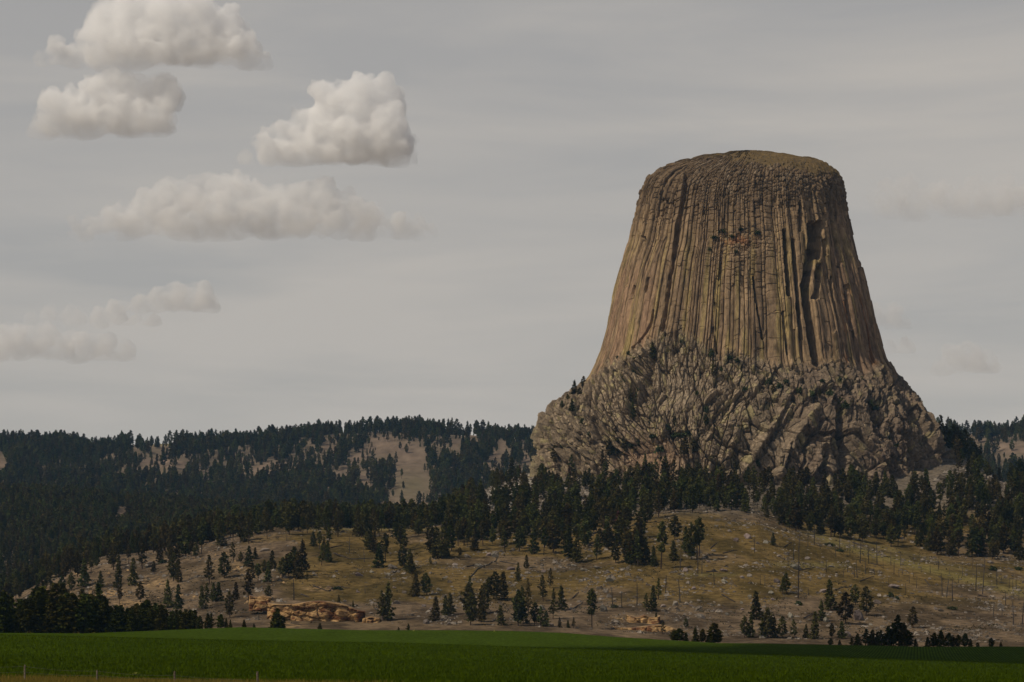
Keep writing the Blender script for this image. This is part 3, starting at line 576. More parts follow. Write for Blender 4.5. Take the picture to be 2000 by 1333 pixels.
for (px, hp, wd) in [(1622, 12, 1.6), (1640, 9, 1.8), (1664, 14, 1.6), (1676, 22, 1.6), (1690, 32, 1.5), (1703, 30, 1.6), (1713, 26, 1.5), (1722, 30, 1.5), (1735, 38, 1.5), (1745, 44, 1.3), (1757, 60, 1.35), (1766, 44, 1.4), (1776, 30, 1.5), (1788, 14, 1.6), (1812, 18, 1.6), (1823, 26, 1.4), (1837, 31, 1.5), (1852, 26, 1.5), (1862, 18, 1.5), (1871, 22, 1.4), (1884, 25, 1.3), (1895, 14, 1.5), (1909, 7, 1.6), (1936, 16, 1.5), (1955, 8, 1.6)]:
    place_tree('near', px, 1258, hp+4, 'right end of the field edge', Y=790.0, sty=random.randrange(6), wide=wd)
# trees on and beside the tower
for (px, row, hp, sty) in [(1122, 775, 34, 2), (1140, 760, 27, 3), (1132, 775, 20, 6), (1110, 790, 22, 3), (1098, 796, 16, 6), (1086, 804, 14, 9), (1118, 802, 26, 2), (1275, 700, 34, 2), (1393, 738, 34, 4), (1245, 892, 40, 0), (1340, 905, 52, 0), (1330, 890, 24, 4), (1220, 905, 56, 1), (1205, 900, 48, 7), (1190, 905, 50, 0), (1178, 915, 38, 4), (1085, 918, 50, 1), (1115, 930, 44, 8), (1165, 915, 40, 0), (1260, 925, 40, 2), (1380, 830, 22, 6), (1232, 790, 34, 4), (1237, 815, 34, 2), (1270, 835, 28, 4), (1318, 830, 20, 9), (1355, 900, 46, 7), (1300, 925, 36, 6), (1640, 800, 26, 3), (1412, 930, 40, 4), (1660, 950, 44, 1), (1510, 770, 22, 3), (1600, 775, 18, 6)]:
    p, n = on_tower(px, row); place_tree('pine', px, row, hp, 'rock base of the tower', sty=sty, loc=(float(p[0]+n[0]*0.5), float(p[1]+n[1]*0.5), float(p[2])-0.8))
for (px, Y, hp, sty) in [(1838, 2170, 74, 4), (1830, 2160, 40, 3), (1850, 2170, 58, 6), (1862, 2150, 54, 3), (1822, 2180, 26, 5), (1872, 2140, 50, 6), (1886, 2120, 56, 3), (1895, 2100, 48, 9), (1905, 2120, 44, 6), (1878, 2060, 44, 3), (1868, 2040, 46, 9), (1912, 2040, 30, 6), (1000, 2120, 44, 5), (985, 2110, 16, 6), (1930, 2000, 26, 3), (1990, 2000, 60, 0), (1978, 1980, 40, 3)]:
    place_tree('pine', px, float(row_of(np.array([px]), Y)[0]), hp, 'shoulder beside the tower', Y=Y, sty=sty)
for (px, Y, hp) in [(1015, 2060, 26), (1208, 1500, 58), (1112, 1900, 36), (1404, 1800, 40), (420, 1700, 50)]:
    place_tree('red', px, float(row_of(np.array([px]), Y)[0]), hp, 'forest belt', Y=Y, sty=int(px))
# forest: density from photo regions
def dens(px, row, Y):
    d = np.zeros(px.shape)
    # belt on the near hill: lower edge of the closed wood
    low = np.interp(px, [-50, 0, 40, 130, 200, 300, 380, 450, 540, 700, 850, 880, 940, 1020, 1060, 1120, 1240, 1260, 1300, 1480, 1540, 1600, 1700, 1850, 2050],
                    [1170, 1168, 1150, 1108, 1090, 1082, 1066, 1054, 1042, 1036, 1042, 1074, 1078, 1080, 1092, 1102, 1104, 1030, 1002, 1008, 1036, 1046, 1064, 1088, 1100])
    inb = (row < low) & (Y < 2300) & (Y > 1200)
    d = np.where((row < low+14) & (Y < 2300) & (Y > 1200) & (px < 880), 0.45, d)
    d = np.where((row < low+30) & (Y < 2300) & (Y > 1200) & (px < 420), 0.22, d)
    d = np.where(inb, 1.0, d)
    thin = (px > 860) & (px < 1250) & (row > 1000); d = np.where(thin & inb, 0.85, d)
    d = np.where((px > 1470) & inb, 1.35, d)
    d = np.where((px > 1500) & inb & (row > low-10), 0.7, d)
    d = np.where((px > 1040) & (px < 1870) & (Y > 1740) & inb, d*0.6, d)
    crest = (px < 860) & inb & (Y < 1640); d = np.where(crest, 0.8, d)
    d = np.where((px > 925) & (px < 1040) & (row < 985) & (Y < 2300), 0.06, d)
    d = np.where((px > 1870) & (px < 1975) & (row < 975) & (Y > 1850) & (Y < 2300), 0.08, d)
    d = np.where((px > 1040) & (px < 1870) & (Y > 1885), 0, d)     # under the tower
    far = (Y >= 2300) | ((px < 860) & (Y > 1700)); bb = np.maximum(np.maximum(bare(px, row), bare(px, row-11)), 0.9*bare(px, row-20))
    thin2 = sm(-0.35, 0.15, fbm(px/16, Y/70, 87, 2))*0.65+0.35
    d = np.where(far, np.clip(1.0-1.3*bb, 0.035, 1)*np.where(Y > 3900, thin2, 0.5+0.5*thin2), d)
    return d
def scatter(n, x0, x1, y0, y1, seed, dmul=1.0, dmin=0):
    rng = np.random.default_rng(seed)
    u = rng.random(n); Y = np.sqrt(y0*y0+u*(y1*y1-y0*y0)); px = rng.uniform(x0, x1, n)
    Z = ground(px, Y); row = YH-Z/Y*F
    keep = rng.random(n) < dens(px, row, Y)*dmul
    px, Y, Z, row = px[keep], Y[keep], Z[keep], row[keep]; X = (px-1000)/F*Y
    if dmin:
        cell = {}; ok = np.zeros(len(X), bool)
        for i in range(len(X)):
            k = (int(X[i]//dmin), int(Y[i]//dmin)); 
            if any((X[j]-X[i])**2+(Y[j]-Y[i])**2 < dmin*dmin for a in (-1, 0, 1) for b in (-1, 0, 1) for j in cell.get((k[0]+a, k[1]+b), ())): continue
            cell.setdefault(k, []).append(i); ok[i] = True
        px, Y, Z, row, X = px[ok], Y[ok], Z[ok], row[ok], X[ok]
    return px, Y, Z, row, X
A1 = scatter(15300, -350, 2350, 1290, 2300, 501, 0.60, 4.2)
A2 = scatter(18500, -350, 1120, 2300, 2900, 502, 1.0, 4.2)
A3 = scatter(33000, -350, 2350, 3320, 4300, 503, 1.0, 5.2)
A4 = scatter(9500, 1820, 2350, 2300, 3320, 504, 1.0, 4.5)
print('forest', len(A1[0]), len(A2[0]), len(A3[0]), len(A4[0]))
# which of the near belt's trees are individuals: those standing lowest in the picture (front edge of the wood)
px1, Y1, Z1, row1, X1 = A1
rngf = np.random.default_rng(9); hts1 = rngf.uniform(11, 19.5, len(px1))*np.where(rngf.random(len(px1)) < 0.15, 0.6, 1.0)
NIND = 300-len(trees)
print('hand placed', len(trees), 'remaining', NIND)
vis = (px1 > 2) & (px1 < 1998)
lowline = np.full(len(px1), -1e9)
bins = (px1//12).astype(int); front_rank = np.zeros(len(px1))
for b in np.unique(bins):
    ii = np.where(bins == b)[0]; ii = ii[np.argsort(Y1[ii])]; front_rank[ii] = np.arange(len(ii))
score = front_rank*1.0+Y1/1e4-0.02*hts1/Y1*F; score[~vis] = 1e9
sel = np.argsort(score)[:max(0, NIND)]
for i in sel:
    z_ = ('forest edge above the bare spur' if px1[i] < 450 else 'forest edge on the grassy crest' if px1[i] < 860 else 'open wood below the tower' if px1[i] < 1240 else 'forest edge above the bouldery clearing' if px1[i] < 1520 else 'forest edge above the burnt slope')
    place_tree('pine', float(px1[i]), float(row1[i]), float(hts1[i]/Y1[i]*F), z_, sty=int(rngf.choice([0, 1, 7, 4, 8, 9])), loc=(float(X1[i]), float(Y1[i]), float(Z1[i])))
rest = np.setdiff1d(np.arange(len(px1)), sel)
# the rest of the forest: one object, trees instanced on its points
def forest(name, X, Y, Z, hts, label, cat, bank, kindkey, seed, nvar):
    rng = np.random.default_rng(seed); n = len(X)
    me = bpy.data.meshes.new(name); me.vertices.add(n); me.vertices.foreach_set('co', np.stack([X, Y, Z], -1).astype(np.float32).ravel())
    a = me.attributes.new('variant', 'INT', 'POINT'); a.data.foreach_set('value', rng.choice([0, 1, 7, 3, 4, 6, 8, 9, 0, 1], n).astype(np.int32))
    a = me.attributes.new('size', 'FLOAT', 'POINT'); a.data.foreach_set('value', (hts/18.0).astype(np.float32))
    a = me.attributes.new('turn', 'FLOAT', 'POINT'); a.data.foreach_set('value', rng.uniform(0, 6.28, n).astype(np.float32))
    o = tag(link(name, me), label, cat, kind='stuff')
    ng = bpy.data.node_groups.new(name, 'GeometryNodeTree'); ng.interface.new_socket('Geometry', in_out='INPUT', socket_type='NodeSocketGeometry'); ng.interface.new_socket('Geometry', in_out='OUTPUT', socket_type='NodeSocketGeometry')
    gi = ng.nodes.new('NodeGroupInput'); go = ng.nodes.new('NodeGroupOutput'); L = ng.links.new
    jall = ng.nodes.new('GeometryNodeJoinGeometry')
    for k in range(nvar):
        pr = protos[(kindkey, k)]; jk = ng.nodes.new('GeometryNodeJoinGeometry')
        for ch in pr.children:
            oi = ng.nodes.new('GeometryNodeObjectInfo'); oi.transform_space = 'ORIGINAL'; oi.inputs['Object'].default_value = ch; L(oi.outputs['Geometry'], jk.inputs[0])
        g2 = ng.nodes.new('GeometryNodeGeometryToInstance'); L(jk.outputs[0], g2.inputs[0]); L(g2.outputs[0], jall.inputs[0])
    ip = ng.nodes.new('GeometryNodeInstanceOnPoints'); L(gi.outputs[0], ip.inputs['Points']); L(jall.outputs[0], ip.inputs['Instance']); ip.inputs['Pick Instance'].default_value = True
    def att(nm, t):
        x = ng.nodes.new('GeometryNodeInputNamedAttribute'); x.data_type = t; x.inputs[0].default_value = nm; return x.outputs[0]
    L(att('variant', 'INT'), ip.inputs['Instance Index'])
    cx = ng.nodes.new('ShaderNodeCombineXYZ'); L(att('turn', 'FLOAT'), cx.inputs[2]); L(cx.outputs[0], ip.inputs['Rotation'])
    cs = ng.nodes.new('ShaderNodeCombineXYZ'); sz = att('size', 'FLOAT')
    for k in range(3): L(sz, cs.inputs[k])
    L(cs.outputs[0], ip.inputs['Scale']); L(ip.outputs[0], go.inputs[0])
    md = o.modifiers.new('trees', 'NODES'); md.node_group = ng
    return o
for k in range(10):
    if ('pine', k) not in protos: place_tree('pine', 1700+k, 1050, 50, 'forest belt', sty=k)
XX = np.concatenate([X1[rest], A2[4], A4[4]]); YY_ = np.concatenate([Y1[rest], A2[1], A4[1]]); ZZ = np.concatenate([Z1[rest], A2[2], A4[2]])
forest('pine_forest', XX, YY_, ZZ, np.concatenate([hts1[rest], rngf.uniform(11, 21, len(A2[0])+len(A4[0]))]), 'dark pine forest covering the slopes around the foot of the tower and the rise at left', 'forest', PM, 'pine', 31, 10)
forest('far_forest', A3[4], A3[1], A3[2], rngf.uniform(8, 29, len(A3[0]))*(0.8+0.35*vn(A3[4]/50, A3[1]/60, 77)), 'bluish distant pine wood covering the long ridge on the skyline', 'forest', PM, 'pine', 32, 10)

# ------------------------------------------------------------------ snags, logs, boulders, shrubs
def snag_mesh(seed, branches):
    rng = np.random.default_rng(seed); Hh = 10.0; b = rng.normal(size=2)*0.25
    ax = lambda z: np.array([b[0]*(z/Hh)**2, b[1]*(z/Hh)**2, z])
    zs = np.linspace(-0.6, Hh, 6); parts = [tube([ax(z) for z in zs], [0.20-0.012*max(z, 0) for z in zs])]
    for _ in range(branches):
        z = rng.uniform(0.3, 0.97)*Hh; an = rng.uniform(0, 6.3); L = rng.uniform(0.5, 1.9)*(1.2-z/Hh*0.7); d = np.array([math.cos(an), math.sin(an), rng.uniform(-0.2, 0.5)])
        parts.append(tube([ax(z), ax(z)+d*L*0.5, ax(z)+d*L+np.array([0, 0, 0.2*L])], [0.06, 0.04, 0.015], 4))
    return mesh_np('snag', *merge(parts), M['char'])
SM = [snag_mesh(600+i, b) for i, b in enumerate([3, 5, 2, 26, 34, 8])]
SN = [(1395, 1144, 34), (1559, 1170, 112), (1485, 1142, 18), (1494, 1144, 18), (1371, 1122, 36), (1363, 1122, 58), (1328, 1118, 38), (1244, 1186, 44, 1), (1328, 1178, 46, 1), (1579, 1164, 16), (1550, 1096, 40), (1474, 1082, 30), (1215, 1190, 34, 1), (1614, 1120, 26), (1660, 1084, 26), (1680, 1101, 40), (1697, 1103, 34), (1713, 1103, 44), (1691, 1124, 30), (1674, 1130, 36), (1669, 1128, 20), (1647, 1128, 16),
      (1708, 1124, 14), (1717, 1124, 12), (1736, 1147, 18), (1740, 1105, 27), (1746, 1122, 25), (1759, 1107, 25), (1762, 1124, 12), (1776, 1141, 23), (1784, 1128, 12), (1785, 1101, 18), (1769, 1160, 20), (1799, 1120, 13), (1833, 1113, 28), (1849, 1168, 38), (1860, 1175, 42), (1840, 1164, 42, 1), (1880, 1126, 22), (1906, 1156, 56), (1919, 1162, 76), (1947, 1145, 32), (1955, 1140, 14), (1971, 1151, 23), (1978, 1152, 24),
      (1985, 1151, 25), (1979, 1168, 18), (1964, 1184, 28), (1940, 1206, 30, 1), (1979, 1221, 46, 1), (1957, 1204, 14), (1990, 1172, 26), (1997, 1220, 44, 1), (1854, 1122, 12), (560, 1058, 20), (682, 1082, 32, 1), (691, 1084, 12), (712, 1098, 28), (713, 1160, 11), (574, 1174, 42, 1), (1197, 1190, 40, 1), (1300, 1160, 36, 1), (1756, 1128, 16), (1790, 1150, 22), (1725, 1112, 20), (1655, 1118, 18), (1632, 1090, 24), (1817, 1120, 16), (1900, 1110, 18), (1872, 1140, 16), (1560, 1078, 34), (1590, 1066, 40), (1578, 1070, 30), (1640, 1075, 34), (1668, 1072, 30)]
NUM = ['first', 'second', 'third', 'fourth', 'fifth', 'sixth', 'seventh', 'eighth', 'ninth', 'tenth', 'eleventh', 'twelfth', 'thirteenth', 'fourteenth', 'fifteenth', 'sixteenth', 'seventeenth', 'eighteenth', 'nineteenth', 'twentieth']
TENS = ['', '', 'twenty', 'thirty', 'forty', 'fifty', 'sixty', 'seventy', 'eighty', 'ninety']
def ordn(k):
    if k < 20: return NUM[k]
    t, u = divmod(k+1, 10); return (TENS[t]+'-'+NUM[u-1]) if u else {'twenty': 'twentieth', 'thirty': 'thirtieth', 'forty': 'fortieth', 'fifty': 'fiftieth', 'sixty': 'sixtieth', 'seventy': 'seventieth', 'eighty': 'eightieth', 'ninety': 'ninetieth'}[TENS[t]]
def label_zones(items, cat, group, descf, most='most'):
    """items (obj, px, row, h, zone, kind): number them from the left within their zone"""
    zs = {}
    for it in items: zs.setdefault(it[4], []).append(it)
    for z, L in zs.items():
        L.sort(key=lambda t: t[1]); n = len(L)
        for k, it in enumerate(L):
            pos = 'leftmost' if k == 0 else 'rightmost' if k == n-1 else ordn(k)+' from the left'
            tag(it[0], f"{descf(it)}, {pos} {'one ' if k in (0, n-1) else ''}on the {z}" if 'edge' not in z else f"{descf(it)}, {pos} {'one ' if k in (0, n-1) else ''}at the {z}", cat, group)
snags = []
for t_ in SN:
    px, row, hp = t_[:3]; Y = on_row(px, row); br = len(t_) > 3
    hgt = (hp/F*Y); o = link('dead_tree', SM[random.choice([3, 4]) if br else random.choice([0, 1, 2, 5])])
    o.location = put(px, Y); s = hgt/10.0; wv_ = max(0.75, min(1.3, s*1.1)); o.scale = (wv_*1.25, wv_*1.25, s); o.rotation_euler = (random.gauss(0, 0.03), random.gauss(0, 0.03), random.uniform(0, 6.28))
    z_ = 'grassy crest at left' if px < 760 else 'slope above the pale ledge' if px < 1345 else 'bouldery clearing' if px < 1600 else 'upper burnt slope' if row < 1112 else 'middle burnt slope' if row < 1150 else 'lower burnt slope at right'
    snags.append((o, px, row, hp, z_, br))
label_zones(snags, 'dead tree', 'dead tree trunks on the hill', lambda it: ('Twiggy grey dead tree' if it[5] else 'Tall bare black trunk' if it[3] > 34 else 'Bare black trunk' if it[3] > 20 else 'Short black stub').lower())
LOG = [[(568, 1034), (590, 1041)], [(646, 1071), (671, 1067)], [(652, 1083), (684, 1094)], [(686, 1094), (728, 1093)], [(612, 1148), (640, 1156)], [(642, 1156), (660, 1148), (684, 1151)], [(588, 1162), (604, 1168)], [(490, 1060), (512, 1062)], [(919, 1129), (932, 1114), (968, 1098), (974, 1084)], [(976, 1100), (1010, 1104)], [(1118, 1171), (1130, 1160)],
       [(912, 1109), (940, 1103)], [(1120, 1190), (1138, 1180)], [(1410, 1165), (1436, 1178)], [(1532, 1070), (1546, 1062)], [(1570, 1210), (1594, 1196)], [(1388, 1074), (1400, 1062)], [(1665, 1061), (1692, 1069)], [(1806, 1134), (1818, 1147)], [(1911, 1164), (1930, 1168)], [(1680, 1137), (1707, 1128)], [(1632, 1155), (1663, 1147)], [(1380, 1119), (1402, 1118)], [(1412, 1083), (1440, 1076)], [(1952, 1141), (1968, 1142)], [(1700, 1104), (1724, 1108)], [(770, 1120), (790, 1110)], [(1560, 1118), (1590, 1112)]]
logs = []
for P_ in LOG:
    pts = []
    for i in range(len(P_)-1):
        for t in np.linspace(0, 1, 6)[(1 if i else 0):]:
            px = P_[i][0]*(1-t)+P_[i+1][0]*t; row = P_[i][1]*(1-t)+P_[i+1][1]*t; Y = on_row(px, row); x, y, z = put(px, Y); pts.append((x, y, z+0.30))
    pts = np.array(pts)
    # a fallen trunk lies nearly straight along the ground
    if len(P_) == 2: pts = np.linspace(pts[0], pts[-1], 6); pts[:, 2] = [max(p[2], float(ground(1000+p[0]/p[1]*F, p[1])[0])+0.2) for p in pts]
    o0 = pts[0].copy(); parts = [tube(pts-o0, np.linspace(0.36, 0.16, len(pts)))]
    for j in range(3):
        p = pts[random.randrange(1, len(pts))]-o0; parts.append(tube([p, p+np.array([random.uniform(-.8, .8), random.uniform(-.8, .8), random.uniform(0.5, 1.3)])], [0.08, 0.03], 4))
    o = link('fallen_log', mesh_np('fallen_log', *merge(parts), M['char'])); o.location = o0
    z_ = 'grassy crest at left' if P_[0][0] < 760 else 'turf below the middle forest' if P_[0][0] < 1200 else 'bouldery clearing' if P_[0][0] < 1600 else 'burnt slope at right'
    logs.append((o, P_[0][0], P_[0][1], 0, z_, len(P_)))
label_zones(logs, 'log', 'fallen logs on the hill', lambda it: 'long crooked log' if it[5] > 2 else 'dark straight log')
def boulder_mesh(seed, name='boulder', m='rock'):
    rng = np.random.default_rng(seed); nu, nv = 18, 11; V = []
    u = np.linspace(0, 2*math.pi, nu, endpoint=False); v = np.linspace(-math.pi/2, math.pi/2, nv)
    U, W = np.meshgrid(u, v); D = np.stack([np.cos(U)*np.cos(W), np.sin(U)*np.cos(W), np.sin(W)], -1).reshape(-1, 3)
    r = np.full(len(D), 1.25)
    for k in range(15):      # cut by random planes: angular block
        n = rng.normal(size=3); n /= np.linalg.norm(n); d = rng.uniform(0.55, 0.95); c_ = D@n; r = np.where(c_ > 0.05, np.minimum(r, d/np.maximum(c_, 0.05)), r)
    V = D*r[:, None]*(1+0.05*rng.normal(size=(len(D), 1))); V[:nu] = V[:nu].mean(0); V[-nu:] = V[-nu:].mean(0)
    i = np.arange(nu*nv).reshape(nv, nu); q = np.stack([i[:-1], np.roll(i[:-1], -1, 1), np.roll(i[1:], -1, 1), i[1:]], -1).reshape(-1, 4)
    return mesh_np(name, V, q, M[m])
BM = [boulder_mesh(700+i) for i in range(8)]
BO = [(516, 1077, 20, 9), (702, 1126, 16, 7), (727, 1120, 10, 5), (760, 1124, 10, 5), (766, 1112, 18, 11), (674, 1176, 7, 4), (699, 1158, 8, 4), (427, 1072, 6, 5), (474, 1128, 7, 6), (320, 1127, 11, 6), (276, 1132, 13, 8), (292, 1101, 12, 6), (857, 1155, 12, 7), (888, 1105, 14, 6), (934, 1109, 14, 7), (954, 1087, 14, 9), (967, 1089, 14, 11), (913, 1089, 14, 7), (996, 1114, 18, 9), (1061, 1118, 12, 7), (1191, 1136, 16, 9), (1184, 1159, 10, 7), (1189, 1167, 13, 9),
      (1056, 1193, 14, 12), (832, 1219, 16, 11), (876, 1221, 8, 7), (1178, 1196, 18, 15), (1147, 1133, 9, 5), (999, 1129, 10, 4), (1075, 1223, 12, 7), (1415, 1141, 12, 9), (1354, 1152, 10, 8), (1413, 1116, 15, 6), (1463, 1126, 13, 7), (1495, 1061, 13, 8), (1438, 1058, 11, 9), (1462, 1053, 15, 12), (1368, 1208, 15, 11), (1545, 1207, 11, 12), (1552, 1111, 24, 11), (1517, 1139, 15, 9), (1505, 1160, 13, 6), (1465, 1168, 8, 6), (1420, 1204, 9, 7),
      (1449, 1181, 7, 6), (1510, 1173, 8, 6), (1449, 1130, 12, 6), (1338, 1116, 13, 9), (1294, 1188, 12, 8), (1318, 1184, 12, 14), (1489, 1251, 18, 12), (1676, 1213, 24, 24), (1745, 1149, 22, 8), (1715, 1181, 16, 10), (1606, 1158, 17, 9), (1827, 1192, 10, 5), (1838, 1195, 13, 5), (1955, 1190, 14, 13), (1934, 1101, 16, 7), (1907, 1245, 8, 5), (1837, 1231, 12, 8), (1657, 1245, 14, 13), (1613, 1216, 13, 11), (1449, 1192, 8, 6), (1576, 1094, 14, 6), (1622, 1108, 12, 6), (1600, 1132, 9, 5),
      (1480, 1065, 8, 5), (1472, 1074, 10, 5), (1384, 1100, 8, 4), (1396, 1096, 9, 4), (1520, 1088, 10, 5), (1536, 1084, 9, 4), (1425, 1040, 9, 4), (1400, 1030, 9, 4), (1262, 1040, 10, 5), (1228, 1034, 10, 6), (1140, 1115, 14, 5), (1168, 1111, 18, 5), (1120, 1108, 12, 5), (1216, 1118, 9, 4), (1250, 1118, 10, 5), (1230, 1136, 8, 4), (1700, 1222, 9, 6), (1760, 1218, 6, 4), (1795, 1215, 6, 4), (1870, 1225, 7, 4), (1640, 1160, 8, 5), (1660, 1210, 9, 6), (1350, 1186, 8, 4), (1390, 1184, 7, 4), (1404, 1185, 7, 4), (1395, 1195, 6, 4), (868, 1132, 7, 4), (884, 1148, 8, 3), (820, 1146, 9, 5), (828, 1186, 9, 6), (806, 1204, 9, 5), (842, 1190, 8, 5), (770, 1150, 7, 4), (790, 1160, 9, 6), (776, 1180, 13, 7), (724, 1200, 9, 4), (735, 1192, 8, 4)]
bos = []
for (px, row, wp, hp) in BO:
    Y = on_row(px, min(row, float(poly(C, px))-1)); o = link('boulder', random.choice(BM)); x, y, z = put(px, Y); s = 1/F*Y
    o.scale = (wp*s*0.55, wp*s*0.45, hp*s*0.62); o.location = (x, y, z+hp*s*0.2); o.rotation_euler = (0, random.uniform(-0.2, 0.2), random.uniform(0, 0.6))
    z_ = 'ochre spur at far left' if px < 600 else 'turf right of the sandstone' if px < 800 else 'slope around the crooked log' if px < 1010 else 'slope below the middle forest' if px < 1345 else 'upper bouldery clearing' if px < 1600 and row < 1120 else 'lower bouldery clearing' if px < 1600 else 'burnt slope at right'
    bos.append((o, px, row, wp, z_, 0))
label_zones(bos, 'boulder', 'boulders on the hill', lambda it: 'big angular grey boulder' if it[3] > 14 else 'grey boulder' if it[3] > 9 else 'small pale boulder')
# loose stones: nobody could count them
def stones(name, n, seed, f, label, sz, ca=(0.10, 0.08, 0.06), cb=(0.34, 0.29, 0.235)):
    rng = np.random.default_rng(seed); px = rng.uniform(-10, 2010, n*6); Y = rng.uniform(1200, 2250, n*6); Z = ground(px, Y); row = YH-Z/Y*F; X = (px-1000)/F*Y
    k = rng.random(n*6) < f(px, row, X, Y); px, Y, Z, X = px[k][:n], Y[k][:n], Z[k][:n], X[k][:n]; m = len(px)
    base = np.array([[math.cos(a), math.sin(a), 0] for a in np.linspace(0, 2*math.pi, 5, endpoint=False)]+[[0.5*math.cos(a), 0.5*math.sin(a), 1] for a in np.linspace(0.5, 2*math.pi+0.5, 5, endpoint=False)])
    s = sz*np.minimum(0.35+rng.exponential(0.55, m), 3.2)[:, None, None]; V = base[None]*(1+0.25*rng.normal(size=(m, 10, 3)))*s*np.array([1.2, 1, 0.7])
    V = V+np.stack([X, Y, Z-0.1], -1)[:, None]
    q = [[j, (j+1) % 5, 5+(j+1) % 5, 5+j] for j in range(5)]+[[5, 6, 7, 8], [8, 9, 5, 5]]
    q = np.array(q[:6]); Q = (q[None]+(np.arange(m)*10)[:, None, None]).reshape(-1, 4)
    kc = np.repeat(rng.random(m)**1.5, 10)
    return tag(link(name, mesh_np(name, V.reshape(-1, 3), Q, M['stone'], lerp(ca, cb, kc))), label, 'stones', kind='stuff')
def fs(px, row, X, Y):
    cl = sm(0.50, 0.74, fbm(X/16, Y/24, 90, 4)*0.5+0.5)
    return np.clip(0.08+1.5*cl, 0, 1)*(0.35+0.75*sm(700, 800, px)+0.4*sm(600, 400, px))*(Y < 1900)
stones('scattered_stones', 22000, 801, fs, 'small pale stones scattered over the dry hillside', 0.5)
def scrub():
    rng = np.random.default_rng(808); n = 26000; px = rng.uniform(-300, 2300, n); Y = rng.uniform(1200, 1900, n)
    Z = ground(px, Y); X = (px-1000)/F*Y; row = YH-Z/Y*F
    k = rng.random(n) < (0.06+0.9*sm(0.54, 0.72, fbm(X/20, Y/26, 98, 4)*0.5+0.5))*sm(1500, 1300, px*0+1300); X, Y, Z = X[k], Y[k], Z[k]; m = len(X)
    c_ = np.repeat(np.stack([X, Y, Z], -1), 5, 0)+rng.normal(size=(m*5, 3))*np.array([0.7, 0.7, 0.12])+np.array([0, 0, 0.25]); V, Q = tufts(c_, 0.42, rng, 0.9)
    return tag(link('low_scrub', mesh_np('low_scrub', V, Q, M['scrub'])), 'dark low scrub and weeds dotted over the dry hillside', 'scrub', kind='stuff')
M['scrub'] = plain_mat('scrub_leaves', (0.045, 0.042, 0.02), (0.09, 0.07, 0.035), 0.3)
scrub()
stones('talus_stones', 5000, 802, lambda px, row, X, Y: ((row < 1010) & (px > 900) & (px < 1240))*1.0+((row < 1000) & (px > 930) & (px < 1050))*2+((px > 1820) & (Y > 1850))*0.6, 'pale broken talus blocks around the foot of the tower', 1.2)
def fo(px, row, X, Y):
    k = np.zeros(px.shape)
    for (ax, ay, rx, ry) in ((466, 1112, 26, 12), (300, 1140, 36, 10), (215, 1160, 50, 9), (505, 1172, 34, 9), (150, 1118, 20, 7), (620, 1150, 30, 5), (256, 1180, 36, 9), (1230, 1210, 34, 6), (560, 1226, 50, 6), (330, 1165, 40, 9), (420, 1090, 40, 12), (90, 1150, 30, 8), (540, 1140, 30, 10), (230, 1120, 40, 6)):
        k = np.maximum(k, np.exp(-(((px-ax)/rx)**2+((row-ay)/ry)**2)))
    return k*sm(0.35, 0.6, fbm(X/6, Y/9, 97, 3)*0.5+0.5)*(Y < 1640)
stones('ochre_rubble', 7000, 803, fo, 'ochre sandstone rubble strewn over the left end of the hillside', 0.6, (0.16, 0.11, 0.07), (0.50, 0.33, 0.16))
# shrubs on the tower's face
def shrub_mesh(seed):
    rng = np.random.default_rng(seed); c_ = rng.normal(size=(170, 3)); c_ /= np.linalg.norm(c_, axis=1, keepdims=True); c_ *= (0.5+0.5*rng.random((170, 1))); c_[:, 2] = np.abs(c_[:, 2])*0.9; c_ += 0.18*rng.normal(size=c_.shape)
    return mesh_np('shrub', *tufts(c_, 0.25, rng), M['bush'])
SH = [shrub_mesh(820+i) for i in range(4)]
SB = [(1227, 690, 9, 8), (1206, 698, 6, 5), (1240, 700, 8, 5), (1220, 745, 10, 12), (1203, 735, 8, 12), (1237, 728, 9, 10), (1330, 667, 7, 6), (1388, 690, 10, 18), (1425, 698, 12, 9), (1441, 705, 12, 9), (1409, 722, 10, 12), (1320, 850, 18, 12), (1340, 848, 22, 12), (1290, 878, 22, 14), (1235, 870, 16, 8), (1137, 825, 12, 14), (1135, 838, 10, 12), (1150, 850, 10, 12), (1100, 870, 10, 9), (1500, 745, 12, 12), (1522, 755, 14, 14), (1562, 762, 16, 12), (1585, 770, 14, 14), (1620, 768, 16, 14), (1652, 792, 16, 14), (1640, 742, 10, 9), (1710, 798, 14, 12),
      (1680, 740, 10, 8), (1410, 452, 14, 7), (1448, 448, 14, 6), (1480, 455, 14, 8), (1396, 464, 12, 6), (1430, 462, 12, 6), (1438, 492, 9, 7), (1386, 487, 8, 5), (1728, 738, 14, 12), (1700, 788, 12, 12), (1752, 870, 10, 10), (1480, 905, 12, 12), (1302, 835, 14, 12), (1262, 800, 12, 18), (1246, 770, 12, 18), (1380, 800, 10, 14), (1360, 770, 10, 10), (1455, 760, 10, 9), (1735, 855, 10, 10), (1535, 745, 10, 9), (1605, 745, 12, 8), (1290, 895, 10, 6), (1195, 880, 14, 10), (1275, 852, 16, 10)]
shs = []
for (px, row, wp, hp) in SB:
    p, n = on_tower(px, row); s = p[1]/F; o = link('shrub', random.choice(SH)); o.location = (float(p[0]), float(p[1]-0.5), float(p[2])-0.3*hp*s); o.scale = (wp*s*0.5, wp*s*0.5, hp*s*0.85); o.rotation_euler = (0, 0, random.uniform(0, 6.28))
    z_ = 'high ledge among the columns' if row < 500 else 'upper left rock base' if px < 1345 and row < 780 else 'lower left rock base' if px < 1400 and row >= 780 else 'middle of the rock base' if px < 1600 else 'right side of the rock base'
    shs.append((o, px, row, wp, z_, 0))
